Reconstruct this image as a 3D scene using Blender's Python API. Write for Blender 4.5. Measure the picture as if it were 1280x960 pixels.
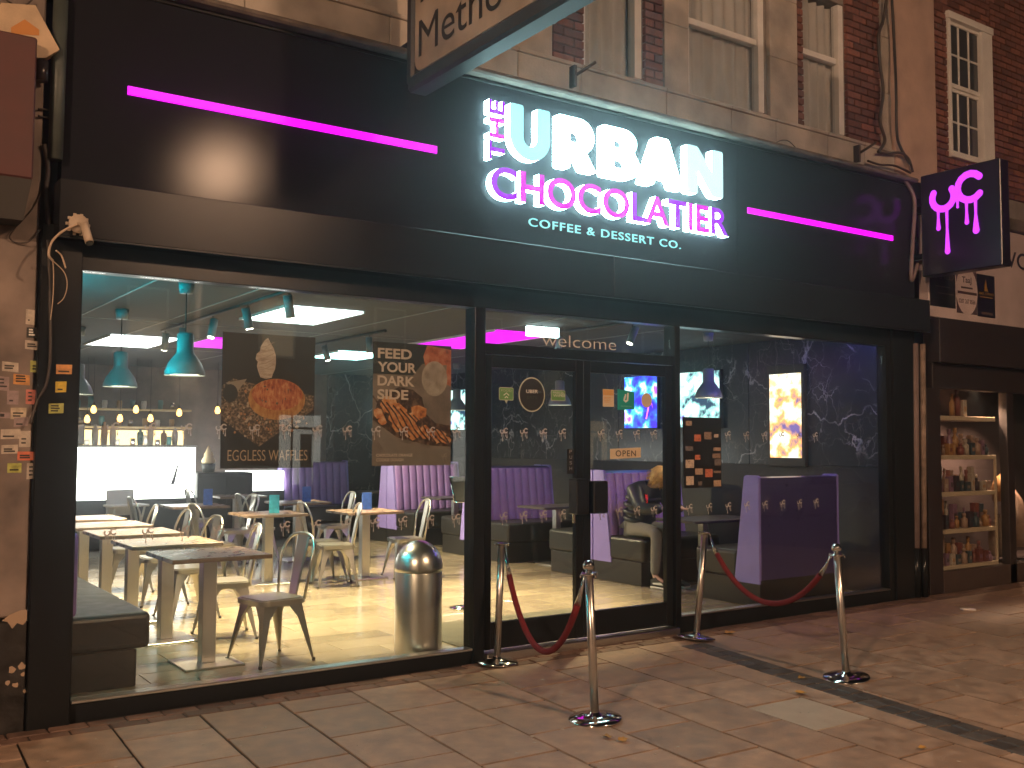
import bpy, bmesh, math, random
from mathutils import Vector, Matrix
random.seed(7)
R = math.radians
scene = bpy.context.scene
C = scene.collection
for o in list(bpy.data.objects): bpy.data.objects.remove(o)

# ------------------------------------------------------------------ camera
FPX = 1265.2
CAMY, CAMH = -6.427, 1.62
_y, _p, _r = R(34.61), R(3.377), R(.208)
FW = Vector((math.sin(_y)*math.cos(_p), math.cos(_y)*math.cos(_p), math.sin(_p)))
_rt = Vector((math.cos(_y), -math.sin(_y), 0)); _up = _rt.cross(FW)
RT = _rt*math.cos(_r) + _up*math.sin(_r); UP = -_rt*math.sin(_r) + _up*math.cos(_r)
CP = Vector((0, CAMY, CAMH))
cam = bpy.data.cameras.new('camera'); camo = bpy.data.objects.new('camera', cam); C.objects.link(camo)
cam.sensor_width = 36; cam.lens = FPX/1280*36; cam.clip_start = .05; cam.clip_end = 500
m = Matrix((RT, UP, -FW)).transposed().to_4x4(); m.translation = CP; camo.matrix_world = m
scene.camera = camo

# ------------------------------------------------------------------ night sky, moon, exposure
w = bpy.data.worlds.new('World'); scene.world = w; w.use_nodes = True
wn = w.node_tree; sky = wn.nodes.new('ShaderNodeTexSky'); sky.sky_type = 'NISHITA'; sky.sun_disc = False
sky.sun_elevation = R(-4); sky.sun_rotation = R(200)
wn.links.new(sky.outputs[0], wn.nodes['Background'].inputs[0]); wn.nodes['Background'].inputs[1].default_value = .12
sun = bpy.data.lights.new('moon', 'SUN'); sun.energy = .012; sun.angle = R(2); sun.color = (.8, .8, 1)
suno = bpy.data.objects.new('moon', sun); C.objects.link(suno); suno.rotation_euler = (R(40), 0, R(-160))
cy = scene.cycles; cy.max_bounces = 6; cy.diffuse_bounces = 3; cy.glossy_bounces = 3; cy.transmission_bounces = 2; cy.volume_bounces = 0; cy.transparent_max_bounces = 12; cy.caustics_reflective = False; cy.caustics_refractive = False; cy.sample_clamp_indirect = 6
vs = scene.view_settings; vs.view_transform = 'Standard'; vs.look = 'None'; vs.exposure = 0; vs.gamma = 1; vs.use_curve_mapping = False

# ------------------------------------------------------------------ pixel -> place helpers
def ray(px, py): return RT*((px-640)/FPX) - UP*((py-480)/FPX) + FW
def onY(px, py, c=0.):
    d = ray(px, py); return CP + d*((c-CP.y)/d.y)
def onX(px, py, c):
    d = ray(px, py); return CP + d*(c/d.x)
def onZ(px, py, c):
    d = ray(px, py); return CP + d*((c-CP.z)/d.z)
GA, GB, GX = .022, .006, 4.
def gz(x, y): return GA*min(y, 0) + GB*(x-GX)
def ong(px, py):
    d = ray(px, py); t = (GA*CP.y + GB*(CP.x-GX) - CP.z)/(d.z - GA*d.y - GB*d.x); return CP + d*t

# ------------------------------------------------------------------ materials
MATS = {}
def mat(name, col, rough=.5, metal=0., var=0., vscale=8., bump=0., bscale=60., emit=None, es=1., objvar=0., spec=.5, coat=0., aniso=0.):
    if name in MATS: return MATS[name]
    M = bpy.data.materials.new(name); M.use_nodes = True; nt = M.node_tree; b = nt.nodes['Principled BSDF']; L = nt.links.new
    b.inputs['Base Color'].default_value = (*col, 1); b.inputs['Roughness'].default_value = rough; b.inputs['Metallic'].default_value = metal
    b.inputs['Specular IOR Level'].default_value = spec; b.inputs['Coat Weight'].default_value = coat
    if aniso: b.inputs['Anisotropic'].default_value = aniso
    tc = nt.nodes.new('ShaderNodeTexCoord'); co = tc.outputs['Object']
    if objvar:
        oi0 = nt.nodes.new('ShaderNodeObjectInfo'); sc0 = nt.nodes.new('ShaderNodeVectorMath'); sc0.operation = 'SCALE'; sc0.inputs[0].default_value = (37, 53, 29); L(oi0.outputs['Random'], sc0.inputs['Scale'])
        ad0 = nt.nodes.new('ShaderNodeVectorMath'); L(co, ad0.inputs[0]); L(sc0.outputs[0], ad0.inputs[1]); co = ad0.outputs[0]
    cur = None
    if var:
        n = nt.nodes.new('ShaderNodeTexNoise'); n.inputs['Scale'].default_value = vscale; n.inputs['Detail'].default_value = 6; L(co, n.inputs['Vector'])
        mr = nt.nodes.new('ShaderNodeMapRange'); mr.inputs[1].default_value = .3; mr.inputs[2].default_value = .7; mr.inputs[3].default_value = 1-var; mr.inputs[4].default_value = 1+var
        L(n.outputs[0], mr.inputs[0]); cur = mr.outputs[0]
        rm = nt.nodes.new('ShaderNodeMapRange'); rm.inputs[1].default_value = .3; rm.inputs[2].default_value = .7; rm.inputs[3].default_value = max(0, rough-.12*min(1, var*3)); rm.inputs[4].default_value = min(1, rough+.12*min(1, var*3))
        L(n.outputs[0], rm.inputs[0]); L(rm.outputs[0], b.inputs['Roughness'])
    if objvar:
        oi = nt.nodes.new('ShaderNodeObjectInfo'); mr = nt.nodes.new('ShaderNodeMapRange'); mr.inputs[3].default_value = 1-objvar; mr.inputs[4].default_value = 1+objvar
        L(oi.outputs['Random'], mr.inputs[0])
        if cur is None: cur = mr.outputs[0]
        else:
            mm = nt.nodes.new('ShaderNodeMath'); mm.operation = 'MULTIPLY'; L(cur, mm.inputs[0]); L(mr.outputs[0], mm.inputs[1]); cur = mm.outputs[0]
    if cur is not None:
        v = nt.nodes.new('ShaderNodeVectorMath'); v.operation = 'SCALE'; v.inputs[0].default_value = col; L(cur, v.inputs['Scale']); L(v.outputs[0], b.inputs['Base Color'])
    if bump:
        n2 = nt.nodes.new('ShaderNodeTexNoise'); n2.inputs['Scale'].default_value = bscale; n2.inputs['Detail'].default_value = 5; L(co, n2.inputs['Vector'])
        bp = nt.nodes.new('ShaderNodeBump'); bp.inputs['Strength'].default_value = bump; bp.inputs['Distance'].default_value = .01; L(n2.outputs[0], bp.inputs['Height']); L(bp.outputs[0], b.inputs['Normal'])
    if emit: b.inputs['Emission Color'].default_value = (*emit, 1); b.inputs['Emission Strength'].default_value = es
    MATS[name] = M; return M
def nodes(M): return M.node_tree, M.node_tree.nodes, M.node_tree.links.new, M.node_tree.nodes['Principled BSDF']

def glass(name, tint=(.93, .96, .95), f0=.035):
    M = bpy.data.materials.new(name); M.use_nodes = True; nt = M.node_tree; N = nt.nodes; L = nt.links.new
    N.remove(N['Principled BSDF']); out = N['Material Output']
    t = N.new('ShaderNodeBsdfTransparent'); t.inputs[0].default_value = (*tint, 1); g = N.new('ShaderNodeBsdfGlossy'); g.inputs['Roughness'].default_value = .01
    lw = N.new('ShaderNodeLayerWeight'); lw.inputs[0].default_value = .5
    p = N.new('ShaderNodeMath'); p.operation = 'POWER'; p.inputs[1].default_value = 4; L(lw.outputs['Facing'], p.inputs[0])
    a = N.new('ShaderNodeMath'); a.operation = 'MULTIPLY_ADD'; a.inputs[1].default_value = .8; a.inputs[2].default_value = f0; L(p.outputs[0], a.inputs[0])
    mx = N.new('ShaderNodeMixShader'); L(a.outputs[0], mx.inputs[0]); L(t.outputs[0], mx.inputs[1]); L(g.outputs[0], mx.inputs[2]); L(mx.outputs[0], out.inputs[0])
    return M
GLASS = glass('shop_glass')
def emis(name, col, s):
    return mat(name, (.02, .02, .02), .5, emit=col, es=s)

black_fr = mat('black_powder_coat', (.012, .013, .014), .32, spec=.35)
fascia_m = mat('fascia_panel', (.016, .017, .022), .17, spec=.22)
steel = mat('polished_steel', (.72, .70, .67), .12, 1)
brushed = mat('brushed_steel', (.66, .63, .59), .3, 1)
galv = mat('chair_galvanised', (.55, .52, .46), .3, 1, objvar=.08)
lamp_m = mat('lampshade_grey', (.20, .225, .225), .4, var=.06)
white_p = mat('white_upvc', (.72, .70, .67), .35, var=.08, vscale=6)
stone = mat('stone_surround', (.38, .335, .285), .85, var=.3, vscale=3.2, bump=.25, bscale=45)
stone_d = mat('weathered_ledge', (.12, .10, .085), .85, var=.5, vscale=7, bump=.5, bscale=40)
render_m = mat('painted_render', (.19, .15, .128), .8, var=.5, vscale=3.5, bump=.15, bscale=30)
brick_m = mat('brick', (.17, .068, .046), .85, var=.25, vscale=18, bump=.3, bscale=60, objvar=.4)
mortar = mat('mortar', (.22, .19, .165), .95, var=.2, bump=.2)
slab_m = mat('paving_slab', (.30, .205, .145), .5, var=.3, vscale=9, bump=.5, bscale=120, objvar=.13)
slab_pale = mat('pale_paving_slab', (.36, .30, .235), .6, var=.12, vscale=6, bump=.2, bscale=90)
joint_m = mat('paving_joint', (.015, .012, .01), .95, var=.3, vscale=20, bump=.5)
pbrick = mat('paving_brick', (.13, .078, .058), .75, var=.3, vscale=10, bump=.3, objvar=.3)
sett_m = mat('dark_sett', (.055, .047, .042), .6, var=.3, vscale=10, bump=.4, objvar=.3)
vinyl = mat('purple_vinyl', (.29, .17, .46), .36, var=.1, vscale=6, bump=.05, bscale=120)
lilac = mat('lilac_panel', (.28, .22, .60), .35, var=.06)
blk_vinyl = mat('black_vinyl', (.014, .0125, .011), .38, var=.2, vscale=10, bump=.12, bscale=150)
wood_d = mat('table_laminate', (.22, .15, .11), .3, var=.2, vscale=10)
rope_m = mat('red_velvet', (.15, .008, .012), .9, bump=.4, bscale=200)
white_emit = emis('counter_light', (1, .97, .9), 7)
warm_bulb = emis('warm_bulb', (1, .5, .13), 7)
def satin(name, fac, rough):
    # sheet metal lacquer: dull base with a soft short-tailed sheen
    nt, N, L, b = nodes(MATS[name]); b.inputs['Specular IOR Level'].default_value = 0
    g = N.new('ShaderNodeBsdfGlossy'); g.distribution = 'BECKMANN'; g.inputs['Roughness'].default_value = rough; g.inputs['Color'].default_value = (1, 1, 1, 1)
    lw = N.new('ShaderNodeLayerWeight'); lw.inputs[0].default_value = .5; p = N.new('ShaderNodeMath'); p.operation = 'POWER'; p.inputs[1].default_value = 4; L(lw.outputs['Facing'], p.inputs[0])
    a = N.new('ShaderNodeMath'); a.operation = 'MULTIPLY_ADD'; a.inputs[1].default_value = .5; a.inputs[2].default_value = fac; L(p.outputs[0], a.inputs[0])
    mx = N.new('ShaderNodeMixShader'); L(a.outputs[0], mx.inputs[0]); L(b.outputs[0], mx.inputs[1]); L(g.outputs[0], mx.inputs[2]); L(mx.outputs[0], N['Material Output'].inputs[0])
satin('fascia_panel', .0036, .16); satin('black_powder_coat', .015, .28)
def planks():
    M = mat('floor_tile', (.25, .205, .14), .2, var=.13, vscale=2.2, objvar=.16, bump=.03, bscale=50); return M
floor_m = planks()

def marble():
    M = mat('dark_marble', (.02, .025, .032), .22); nt, N, L, b = nodes(M)
    tc = N.new('ShaderNodeTexCoord'); mp = N.new('ShaderNodeMapping'); mp.inputs['Scale'].default_value = (1, 1, .8); L(tc.outputs['Object'], mp.inputs[0])
    nz = N.new('ShaderNodeTexNoise'); nz.inputs['Scale'].default_value = 3; nz.inputs['Detail'].default_value = 6; L(mp.outputs[0], nz.inputs['Vector'])
    mx = N.new('ShaderNodeMix'); mx.data_type = 'VECTOR'; mx.inputs[0].default_value = .35; L(mp.outputs[0], mx.inputs[4]); L(nz.outputs['Color'], mx.inputs[5])
    tot = None
    for sc, wd, am in ((1.7, .014, 1.), (4.5, .014, .55), (9, .02, .22)):
        v = N.new('ShaderNodeTexVoronoi'); v.feature = 'DISTANCE_TO_EDGE'; v.inputs['Scale'].default_value = sc; L(mx.outputs[1], v.inputs['Vector'])
        mr = N.new('ShaderNodeMapRange'); mr.inputs[1].default_value = 0; mr.inputs[2].default_value = wd; mr.inputs[3].default_value = am; mr.inputs[4].default_value = 0; L(v.outputs['Distance'], mr.inputs[0])
        if tot is None: tot = mr.outputs[0]
        else:
            a = N.new('ShaderNodeMath'); a.operation = 'MAXIMUM'; L(tot, a.inputs[0]); L(mr.outputs[0], a.inputs[1]); tot = a.outputs[0]
    n2 = N.new('ShaderNodeTexNoise'); n2.inputs['Scale'].default_value = 2.2; L(tc.outputs['Object'], n2.inputs['Vector'])
    m2 = N.new('ShaderNodeMapRange'); m2.inputs[1].default_value = .36; m2.inputs[2].default_value = .55; L(n2.outputs[0], m2.inputs[0])
    mu = N.new('ShaderNodeMath'); mu.operation = 'MULTIPLY'; L(tot, mu.inputs[0]); L(m2.outputs[0], mu.inputs[1])
    cm = N.new('ShaderNodeMix'); cm.data_type = 'RGBA'; cm.inputs[6].default_value = (.022, .028, .036, 1); cm.inputs[7].default_value = (.5, .48, .5, 1); L(mu.outputs[0], cm.inputs[0]); L(cm.outputs[2], b.inputs['Base Color'])
    return M
marble_m = marble()

# ------------------------------------------------------------------ mesh helpers
def link(o, parent=None):
    C.objects.link(o)
    if parent is not None: o.parent = parent
    return o
def tag(o, label=None, cat=None, group=None, kind=None):
    if label: o['label'] = label
    if cat: o['category'] = cat
    if group: o['group'] = group
    if kind: o['kind'] = kind
    return o
def empty(name, loc=(0, 0, 0), rz=0, label=None, cat=None, group=None):
    o = bpy.data.objects.new(name, None); o.location = loc; o.rotation_euler = (0, 0, rz); o.empty_display_size = .1; link(o)
    return tag(o, label, cat, group)
class MB:
    def __init__(s): s.b = bmesh.new()
    def box(s, x0, x1, y0, y1, z0, z1, bev=0., seg=1, mi=0):
        vs_ = [s.b.verts.new(p) for p in ((x0,y0,z0),(x1,y0,z0),(x1,y1,z0),(x0,y1,z0),(x0,y0,z1),(x1,y0,z1),(x1,y1,z1),(x0,y1,z1))]
        fs = [s.b.faces.new([vs_[i] for i in f]) for f in ((0,3,2,1),(4,5,6,7),(0,1,5,4),(1,2,6,5),(2,3,7,6),(3,0,4,7))]
        for f in fs: f.material_index = mi
        if bev:
            es = set(e for f in fs for e in f.edges)
            bmesh.ops.bevel(s.b, geom=list(es), offset=bev, segments=seg, affect='EDGES', profile=.5)
        return s
    def lathe(s, prof, c=(0, 0, 0), n=24, axis='Z'):
        rings = []
        for r, h in prof:
            ring = []
            for i in range(n):
                a = 2*math.pi*i/n; x, y = r*math.cos(a), r*math.sin(a)
                p = (x, y, h) if axis == 'Z' else ((x, h, y) if axis == 'Y' else (h, x, y))
                ring.append(s.b.verts.new((c[0]+p[0], c[1]+p[1], c[2]+p[2])))
            rings.append(ring)
        for a, b in zip(rings, rings[1:]):
            for i in range(n):
                f = s.b.faces.new((a[i], a[(i+1) % n], b[(i+1) % n], b[i])); f.smooth = True
        s.b.faces.new(rings[0][::-1]); s.b.faces.new(rings[-1]); return s
    def tube(s, pts, r, n=10, cap=True):
        pts = [Vector(p) for p in pts]; rings = []; up = Vector((0, 0, 1))
        prevu = None
        for i, p in enumerate(pts):
            d = (pts[min(i+1, len(pts)-1)] - pts[max(i-1, 0)]).normalized()
            if prevu is None:
                u = d.cross(Vector((0, 0, 1)) if abs(d.z) < .95 else Vector((1, 0, 0))).normalized()
            else: u = (prevu - d*prevu.dot(d)).normalized()
            prevu = u; v = d.cross(u); rr = r[i] if isinstance(r, (list, tuple)) else r
            rings.append([s.b.verts.new(p + u*rr*math.cos(2*math.pi*k/n) + v*rr*math.sin(2*math.pi*k/n)) for k in range(n)])
        for a, b in zip(rings, rings[1:]):
            for i in range(n):
                f = s.b.faces.new((a[i], a[(i+1) % n], b[(i+1) % n], b[i])); f.smooth = True
        if cap: s.b.faces.new(rings[0][::-1]); s.b.faces.new(rings[-1])
        return s
    def prism(s, poly, a, b, plane='XZ', mi=0):
        """polygon in a plane extruded from a to b along the remaining axis"""
        def P(u, v, t): return {'XZ': (u, t, v), 'YZ': (t, u, v), 'XY': (u, v, t)}[plane]
        A = [s.b.verts.new(P(u, v, a)) for u, v in poly]; B = [s.b.verts.new(P(u, v, b)) for u, v in poly]; n = len(poly)
        fs = [s.b.faces.new(A), s.b.faces.new(B[::-1])]
        for i in range(n): fs.append(s.b.faces.new((A[i], B[i], B[(i+1) % n], A[(i+1) % n])))
        for f in fs: f.material_index = mi
        return s
    def build(s, name, mt, parent=None, smooth=False, loc=None, rot=None):
        bmesh.ops.recalc_face_normals(s.b, faces=s.b.faces)
        me = bpy.data.meshes.new(name); s.b.to_mesh(me); s.b.free()
        for x in (mt if isinstance(mt, (list, tuple)) else [mt]): me.materials.append(x)
        if smooth:
            for p in me.polygons: p.use_smooth = True
        o = bpy.data.objects.new(name, me)
        if loc: o.location = loc
        if rot: o.rotation_euler = rot
        return link(o, parent)
def inst(src, name, parent, loc, scale=(1, 1, 1), rot=(0, 0, 0), mt=None):
    o = bpy.data.objects.new(name, src.data if hasattr(src, 'data') else src); o.location = loc; o.scale = scale; o.rotation_euler = rot
    return link(o, parent)
def copy_tree(o, parent=None):
    c = o.copy(); C.objects.link(c); c.parent = parent
    for ch in list(o.children): copy_tree(ch, c)
    return c
def light(name, kind, loc, energy, col, parent=None, target=None, **kw):
    l = bpy.data.lights.new(name, kind); l.energy = energy; l.color = col
    for k, v in kw.items(): setattr(l, k, v)
    o = bpy.data.objects.new(name, l); o.location = loc
    if target is not None: o.rotation_euler = (Vector(target)-Vector(loc)).to_track_quat('-Z', 'Y').to_euler()
    return link(o, parent)

def txt_mesh(s, offset=0., extrude=0., bevel=0., spacing=1.):
    cu = bpy.data.curves.new('t', 'FONT'); cu.body = s; cu.offset = offset; cu.extrude = extrude; cu.bevel_depth = bevel; cu.space_character = spacing; cu.resolution_u = 6
    ob = bpy.data.objects.new('t', cu); C.objects.link(ob)
    dg = bpy.context.evaluated_depsgraph_get(); me = bpy.data.meshes.new_from_object(ob.evaluated_get(dg))
    bpy.data.objects.remove(ob); bpy.data.curves.remove(cu); return me
def fit(me, x0, x1, z0, z1, y, depth=0.):
    """fits a text mesh into a rectangle of the plane Y=y; front towards -Y"""
    vs_ = me.vertices; ax = min(v.co.x for v in vs_); bx = max(v.co.x for v in vs_); ay = min(v.co.y for v in vs_); by = max(v.co.y for v in vs_)
    az = min(v.co.z for v in vs_); bz = max(v.co.z for v in vs_)
    for v in vs_:
        t = 0 if bz-az < 1e-6 else (v.co.z-az)/(bz-az)
        v.co = (x0+(v.co.x-ax)/(bx-ax)*(x1-x0), y-depth*t, z0+(v.co.y-ay)/(by-ay)*(z1-z0))
    return me
def text(name, s, x0, x1, z0, z1, y, mt, parent, offset=0., spacing=1.):
    me = fit(txt_mesh(s, offset, 0, 0, spacing), x0, x1, z0, z1, y)
    me.name = name; me.materials.clear(); me.materials.append(mt)
    return link(bpy.data.objects.new(name, me), parent)
def islands(me):
    bm = bmesh.new(); bm.from_mesh(me); bmesh.ops.remove_doubles(bm, verts=bm.verts, dist=1e-5); seen = set(); out = []
    for f in bm.faces:
        if f.index in seen: continue
        st = [f]; isl = []; seen.add(f.index)
        while st:
            g = st.pop(); isl.append(g)
            for e in g.edges:
                for h in e.link_faces:
                    if h.index not in seen: seen.add(h.index); st.append(h)
        out.append([[tuple(v.co) for v in g.verts] for g in isl])
    bm.free(); return out
def curve2d(splines, depth):
    """closed outlines (first outer, others holes) -> extruded mesh"""
    cu = bpy.data.curves.new('c', 'CURVE'); cu.dimensions = '2D'; cu.fill_mode = 'BOTH'; cu.extrude = depth/2
    for sp in splines:
        k = cu.splines.new('POLY'); k.points.add(len(sp)-1); k.use_cyclic_u = True
        for p, (x, y) in zip(k.points, sp): p.co = (x, y, 0, 1)
    ob = bpy.data.objects.new('c', cu); C.objects.link(ob); dg = bpy.context.evaluated_depsgraph_get()
    me = bpy.data.meshes.new_from_object(ob.evaluated_get(dg)); bpy.data.objects.remove(ob); bpy.data.curves.remove(cu); return me
def arc(cx, cy, rx, ry, a0, a1, n=10): return [(cx+rx*math.cos(R(a0+(a1-a0)*i/n)), cy+ry*math.sin(R(a0+(a1-a0)*i/n))) for i in range(n+1)]
def ribbon(mb, pts, w, y, P=None):
    """flat stroke with round ends; pts 2D; P maps (u,v,y) to 3D"""
    P = P or (lambda u, v, t: (u, t, v)); pts = [Vector(p) for p in pts]; n = len(pts); Lf = []; Rt = []
    for i, p in enumerate(pts):
        d = (pts[min(i+1, n-1)]-pts[max(i-1, 0)]).normalized(); q = Vector((-d.y, d.x)); ww = w[i] if isinstance(w, (list, tuple)) else w
        Lf.append(p+q*ww/2); Rt.append(p-q*ww/2)
    d0 = (pts[0]-pts[1]).normalized(); d1 = (pts[-1]-pts[-2]).normalized(); w0 = (w[0] if isinstance(w, (list, tuple)) else w)/2; w1 = (w[-1] if isinstance(w, (list, tuple)) else w)/2
    poly = Lf + [pts[-1]+Matrix.Rotation(R(90-a), 2) @ d1*w1 for a in (30, 60, 90, 120, 150)] + Rt[::-1] + [pts[0]+Matrix.Rotation(R(90-a), 2) @ d0*w0 for a in (30, 60, 90, 120, 150)]
    bv = [mb.b.verts.new(P(v.x, v.y, y)) for v in poly]
    nl = len(Lf); body = [bv[i] for i in range(nl)]; right = [bv[nl+5+nl-1-i] for i in range(nl)]
    for i in range(nl-1): mb.b.faces.new((body[i], body[i+1], right[i+1], right[i]))
    mb.b.faces.new([body[-1]]+bv[nl:nl+5]+[right[-1]]); mb.b.faces.new([right[0]]+bv[2*nl+5:]+[body[0]])
def uc_logo(mb, cx, cz, s, y, dy=-.0006, P=None):
    f = lambda L_: [(cx+u*s, cz+v*s) for u, v in L_]
    ribbon(mb, f(arc(-.27, .08, .2, .2, 150, 395, 12)), .12*s, y, P)
    ribbon(mb, f(arc(.22, .16, .22, .22, 40, 320, 12)), .12*s, y+dy, P)
    for i, (u, top, ln, bw) in enumerate(((-.36, -.06, .38, .085), (-.2, -.08, .78, .1), (.0, 0, .14, .05), (.16, -.03, .4, .08), (.32, -.03, .56, .12))):
        ribbon(mb, f([(u, top), (u, top-ln*.5), (u, top-ln*.85), (u, top-ln)]), [.06*s, .045*s, bw*.8*s, bw*s], y+dy*(2+i), P)

# ================================================================== SETTING: road, pavement
FZ = .055                                     # shop floor level
mb = MB(); mb.b.faces.new([mb.b.verts.new(p) for p in ((-60, -9.2, -.34), (80, -9.2, -.34), (80, -60, -.34), (-60, -60, -.34))])
tag(mb.build('road', mat('asphalt', (.05, .048, .046), .85, var=.2, bump=.3)), kind='structure')
pave = MB()
pv = [pave.b.verts.new((x, y, gz(x, y)-.0045)) for x, y in ((-12, -9.2), (30, -9.2), (30, 0.3), (-12, .3))]
pave.b.faces.new(pv); pv2 = [pave.b.verts.new((x, -9.2, -.6)) for x in (-12, 30)]; pave.b.faces.new((pv[0], pv2[0], pv2[1], pv[1]))
pavement = tag(pave.build('pavement', joint_m), kind='structure')
PROT = R(2.2)                                 # paving is laid slightly askew to the shopfront
tilt = Matrix.Rotation(math.atan(GA), 4, 'X') @ Matrix.Rotation(-math.atan(GB), 4, 'Y')
def slab_mesh(w_, l_, t=.05, bev=.006, jit=0):
    b = MB(); b.box(-w_/2, w_/2, -l_/2, l_/2, -t, 0, bev, 1)
    if jit:
        for v in b.b.verts: v.co += Vector((random.uniform(-jit, jit), random.uniform(-jit, jit), random.uniform(-jit, 0)*.4))
    o = b.build('slab', slab_m); me = o.data; bpy.data.objects.remove(o); return me
SLW, SLL = .5, .56
slabs = [slab_mesh(SLW-.019, SLL-.012, bev=0, jit=.003) for _ in range(5)]
pale = slabs[0].copy(); pale.materials.clear(); pale.materials.append(slab_pale)
ca, sa = math.cos(PROT), math.sin(PROT)
BAND = onZ(905, 818, 0)                        # dark sett band runs out to the road from here
bx_top, bx_bot = ong(898, 816), ong(1280, 936)
bdir = (bx_bot-bx_top); bdir.z = 0; blen = bdir.length; bdir.normalize(); bn = Vector((bdir.y, -bdir.x, 0))
def in_band(x, y, m_=.16):
    p = Vector((x, y, 0))-Vector((bx_top.x, bx_top.y, 0)); return abs(p.dot(bn)) < m_
def put(mesh, name, x, y, dz=0., rz=0., sc=(1, 1, 1), parent=pavement):
    o = bpy.data.objects.new(name, mesh); o.matrix_world = Matrix.Translation((x, y, gz(x, y)+dz)) @ tilt @ Matrix.Rotation(rz, 4, 'Z') @ Matrix.Diagonal((*sc, 1)); C.objects.link(o)
    mw = o.matrix_world.copy(); o.parent = parent; o.matrix_world = mw; return o
palec = ong(961, 885)
best = None
for ci in range(-4, 24):
    edges = [-.252]; edges.append(-.252-(SLL if ci % 2 else SLL/2))
    while edges[-1] > -5.2: edges.append(edges[-1]-SLL)
    for ri in range(len(edges)-1):
        u = 1.49+SLW*(ci+.5); v = (edges[ri]+edges[ri+1])/2; ly = edges[ri]-edges[ri+1]
        x, y = 4+(u-4)*ca+v*sa, v*ca
        if x < -.5: continue
        o = put(random.choice(slabs), 'paving_slab', x, y, random.uniform(-.0015, .0015), -PROT+random.uniform(-.003, .003), (1, (ly-.019)/(SLL-.012), 1))
        d = (Vector((x, y, 0))-Vector((palec.x, palec.y, 0))).length
        if best is None or d < best[0]: best = (d, o)
best[1].data = pale
bmesh1 = slab_mesh(.205, .098, jit=.003); bmesh1.materials.clear(); bmesh1.materials.append(pbrick)
for k in range(-6, 56):
    for r_ in range(2):
        x = .2+k*.215+(.1 if r_ else 0); put(bmesh1, 'paving_brick', x, -.085-.108*r_, random.uniform(-.004, .002), random.uniform(-.02, .02))
sett = slab_mesh(.115, .145, jit=.004); sett.materials.clear(); sett.materials.append(sett_m)
nb = int(4.2/.152)
for k in range(nb):
    for r_ in (-1, 1):
        q = Vector((bx_top.x, bx_top.y, 0))+bdir*(k*.152-.25)+bn*.06*r_
        if q.y < -.3: put(sett, 'paving_sett', q.x, q.y, random.uniform(.003, .008), math.atan2(bdir.y, bdir.x)+R(90))
# kerb
kb = MB(); kb.box(-12, 30, -9.35, -9.2, -.6, -.2, .02); tag(kb.build('kerb', mat('kerb_granite', (.25, .23, .21), .7, var=.2, bump=.2)), kind='structure')
# fallen leaves and litter
leaf_m = mat('fallen_leaf', (.42, .22, .04), .6, var=.3, objvar=.3)
def leaf(px, py, s, rz):
    c = ong(px, py); b = MB(); n = 11; pts = []
    for i in range(n):
        a = 2*math.pi*i/n; rr = s*(.55+.45*abs(math.cos(2.5*a)))*(.8+random.random()*.3); pts.append(b.b.verts.new((rr*math.cos(a), .7*rr*math.sin(a), .006+random.random()*.012)))
    ce = b.b.verts.new((0, 0, .004))
    for i in range(n): b.b.faces.new((ce, pts[i], pts[(i+1) % n]))
    o = b.build('fallen_leaf', leaf_m, loc=(c.x, c.y, gz(c.x, c.y)+.004), rot=(0, 0, rz)); return o
for px, py, s, rz, lb in ((1003, 849, .05, .3, 'small curled yellow leaf lying by the dark sett band'), (1001, 868, .06, 1.2, 'pair-lobed yellow leaf below another on the paving'), (759, 923, .045, 2, 'brown leaf beside the round base of a rope post'), (1153, 937, .035, 0, 'bright yellow leaf lying alone on a paving slab'), (912, 792, .07, .5, 'crumpled yellow leaf on the red brick edging'), (778, 927, .05, .7, 'dull olive leaf on a joint by a rope post base')):
    tag(leaf(px, py, s, rz), lb, 'leaf', 'fallen leaves')
c = ong(1210, 763)
b = MB(); b.box(-.07, .07, -.03, .03, 0, .02, .006); o = b.build('litter', mat('paper', (.7, .66, .6), .8, bump=.5, bscale=30), loc=(c.x, c.y, gz(c.x, c.y)), rot=(0, .05, -.5)); tag(o, 'crumpled white scrap of paper on the pavement', 'litter')
gum_m = mat('chewing_gum', (.42, .37, .31), .8)
gum = MB(); gum.lathe([(.0, 0), (.013, 0), (.012, .0018), (.0, .002)], n=8)
gum = gum.build('x', gum_m); gm = gum.data; bpy.data.objects.remove(gum)
for k in range(230):
    x, y = random.uniform(1, 9), random.uniform(-3.6, -.4)
    s = random.uniform(.3, .9); put(gm, 'gum_spot', x, y, .0005, random.random()*3, (s, s*random.uniform(.6, 1), 1))

# ================================================================== SHOP INTERIOR SHELL
RX, LX, BY, CZ = 9.3, 1.27, 10.5, 2.85
b = MB(); b.box(LX-.05, RX+.05, .1, BY+.1, -.2, FZ-.012); floor = tag(b.build('shop_floor', mat('floor_grout', (.10, .085, .065), .8)), kind='structure')
PW, PL = .3, .9
pm = MB(); pm.box(-PL/2+.003, PL/2-.003, -PW/2+.003, PW/2-.003, -.012, 0, .002); po = pm.build('x', floor_m); pmesh = po.data; bpy.data.objects.remove(po)
for j in range(35):
    yy = .11+PW*(j+.5); off = (j % 3)*.3; k = 0
    if yy > BY: break
    x = LX-off
    while x < RX:
        a, e = max(x, LX), min(x+PL, RX)
        # tiles that can be seen through the glass
        if e-a > .05 and (a+e)/2 > LX+max(0, yy)*.14-.2 and yy < 8.2: inst(pmesh, 'floor_tile', floor, ((a+e)/2, yy, FZ), ((e-a)/PL, 1, 1))
        x += PL
ceil_m = mat('ceiling_paint', (.045, .046, .046), .8, var=.05)
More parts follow.
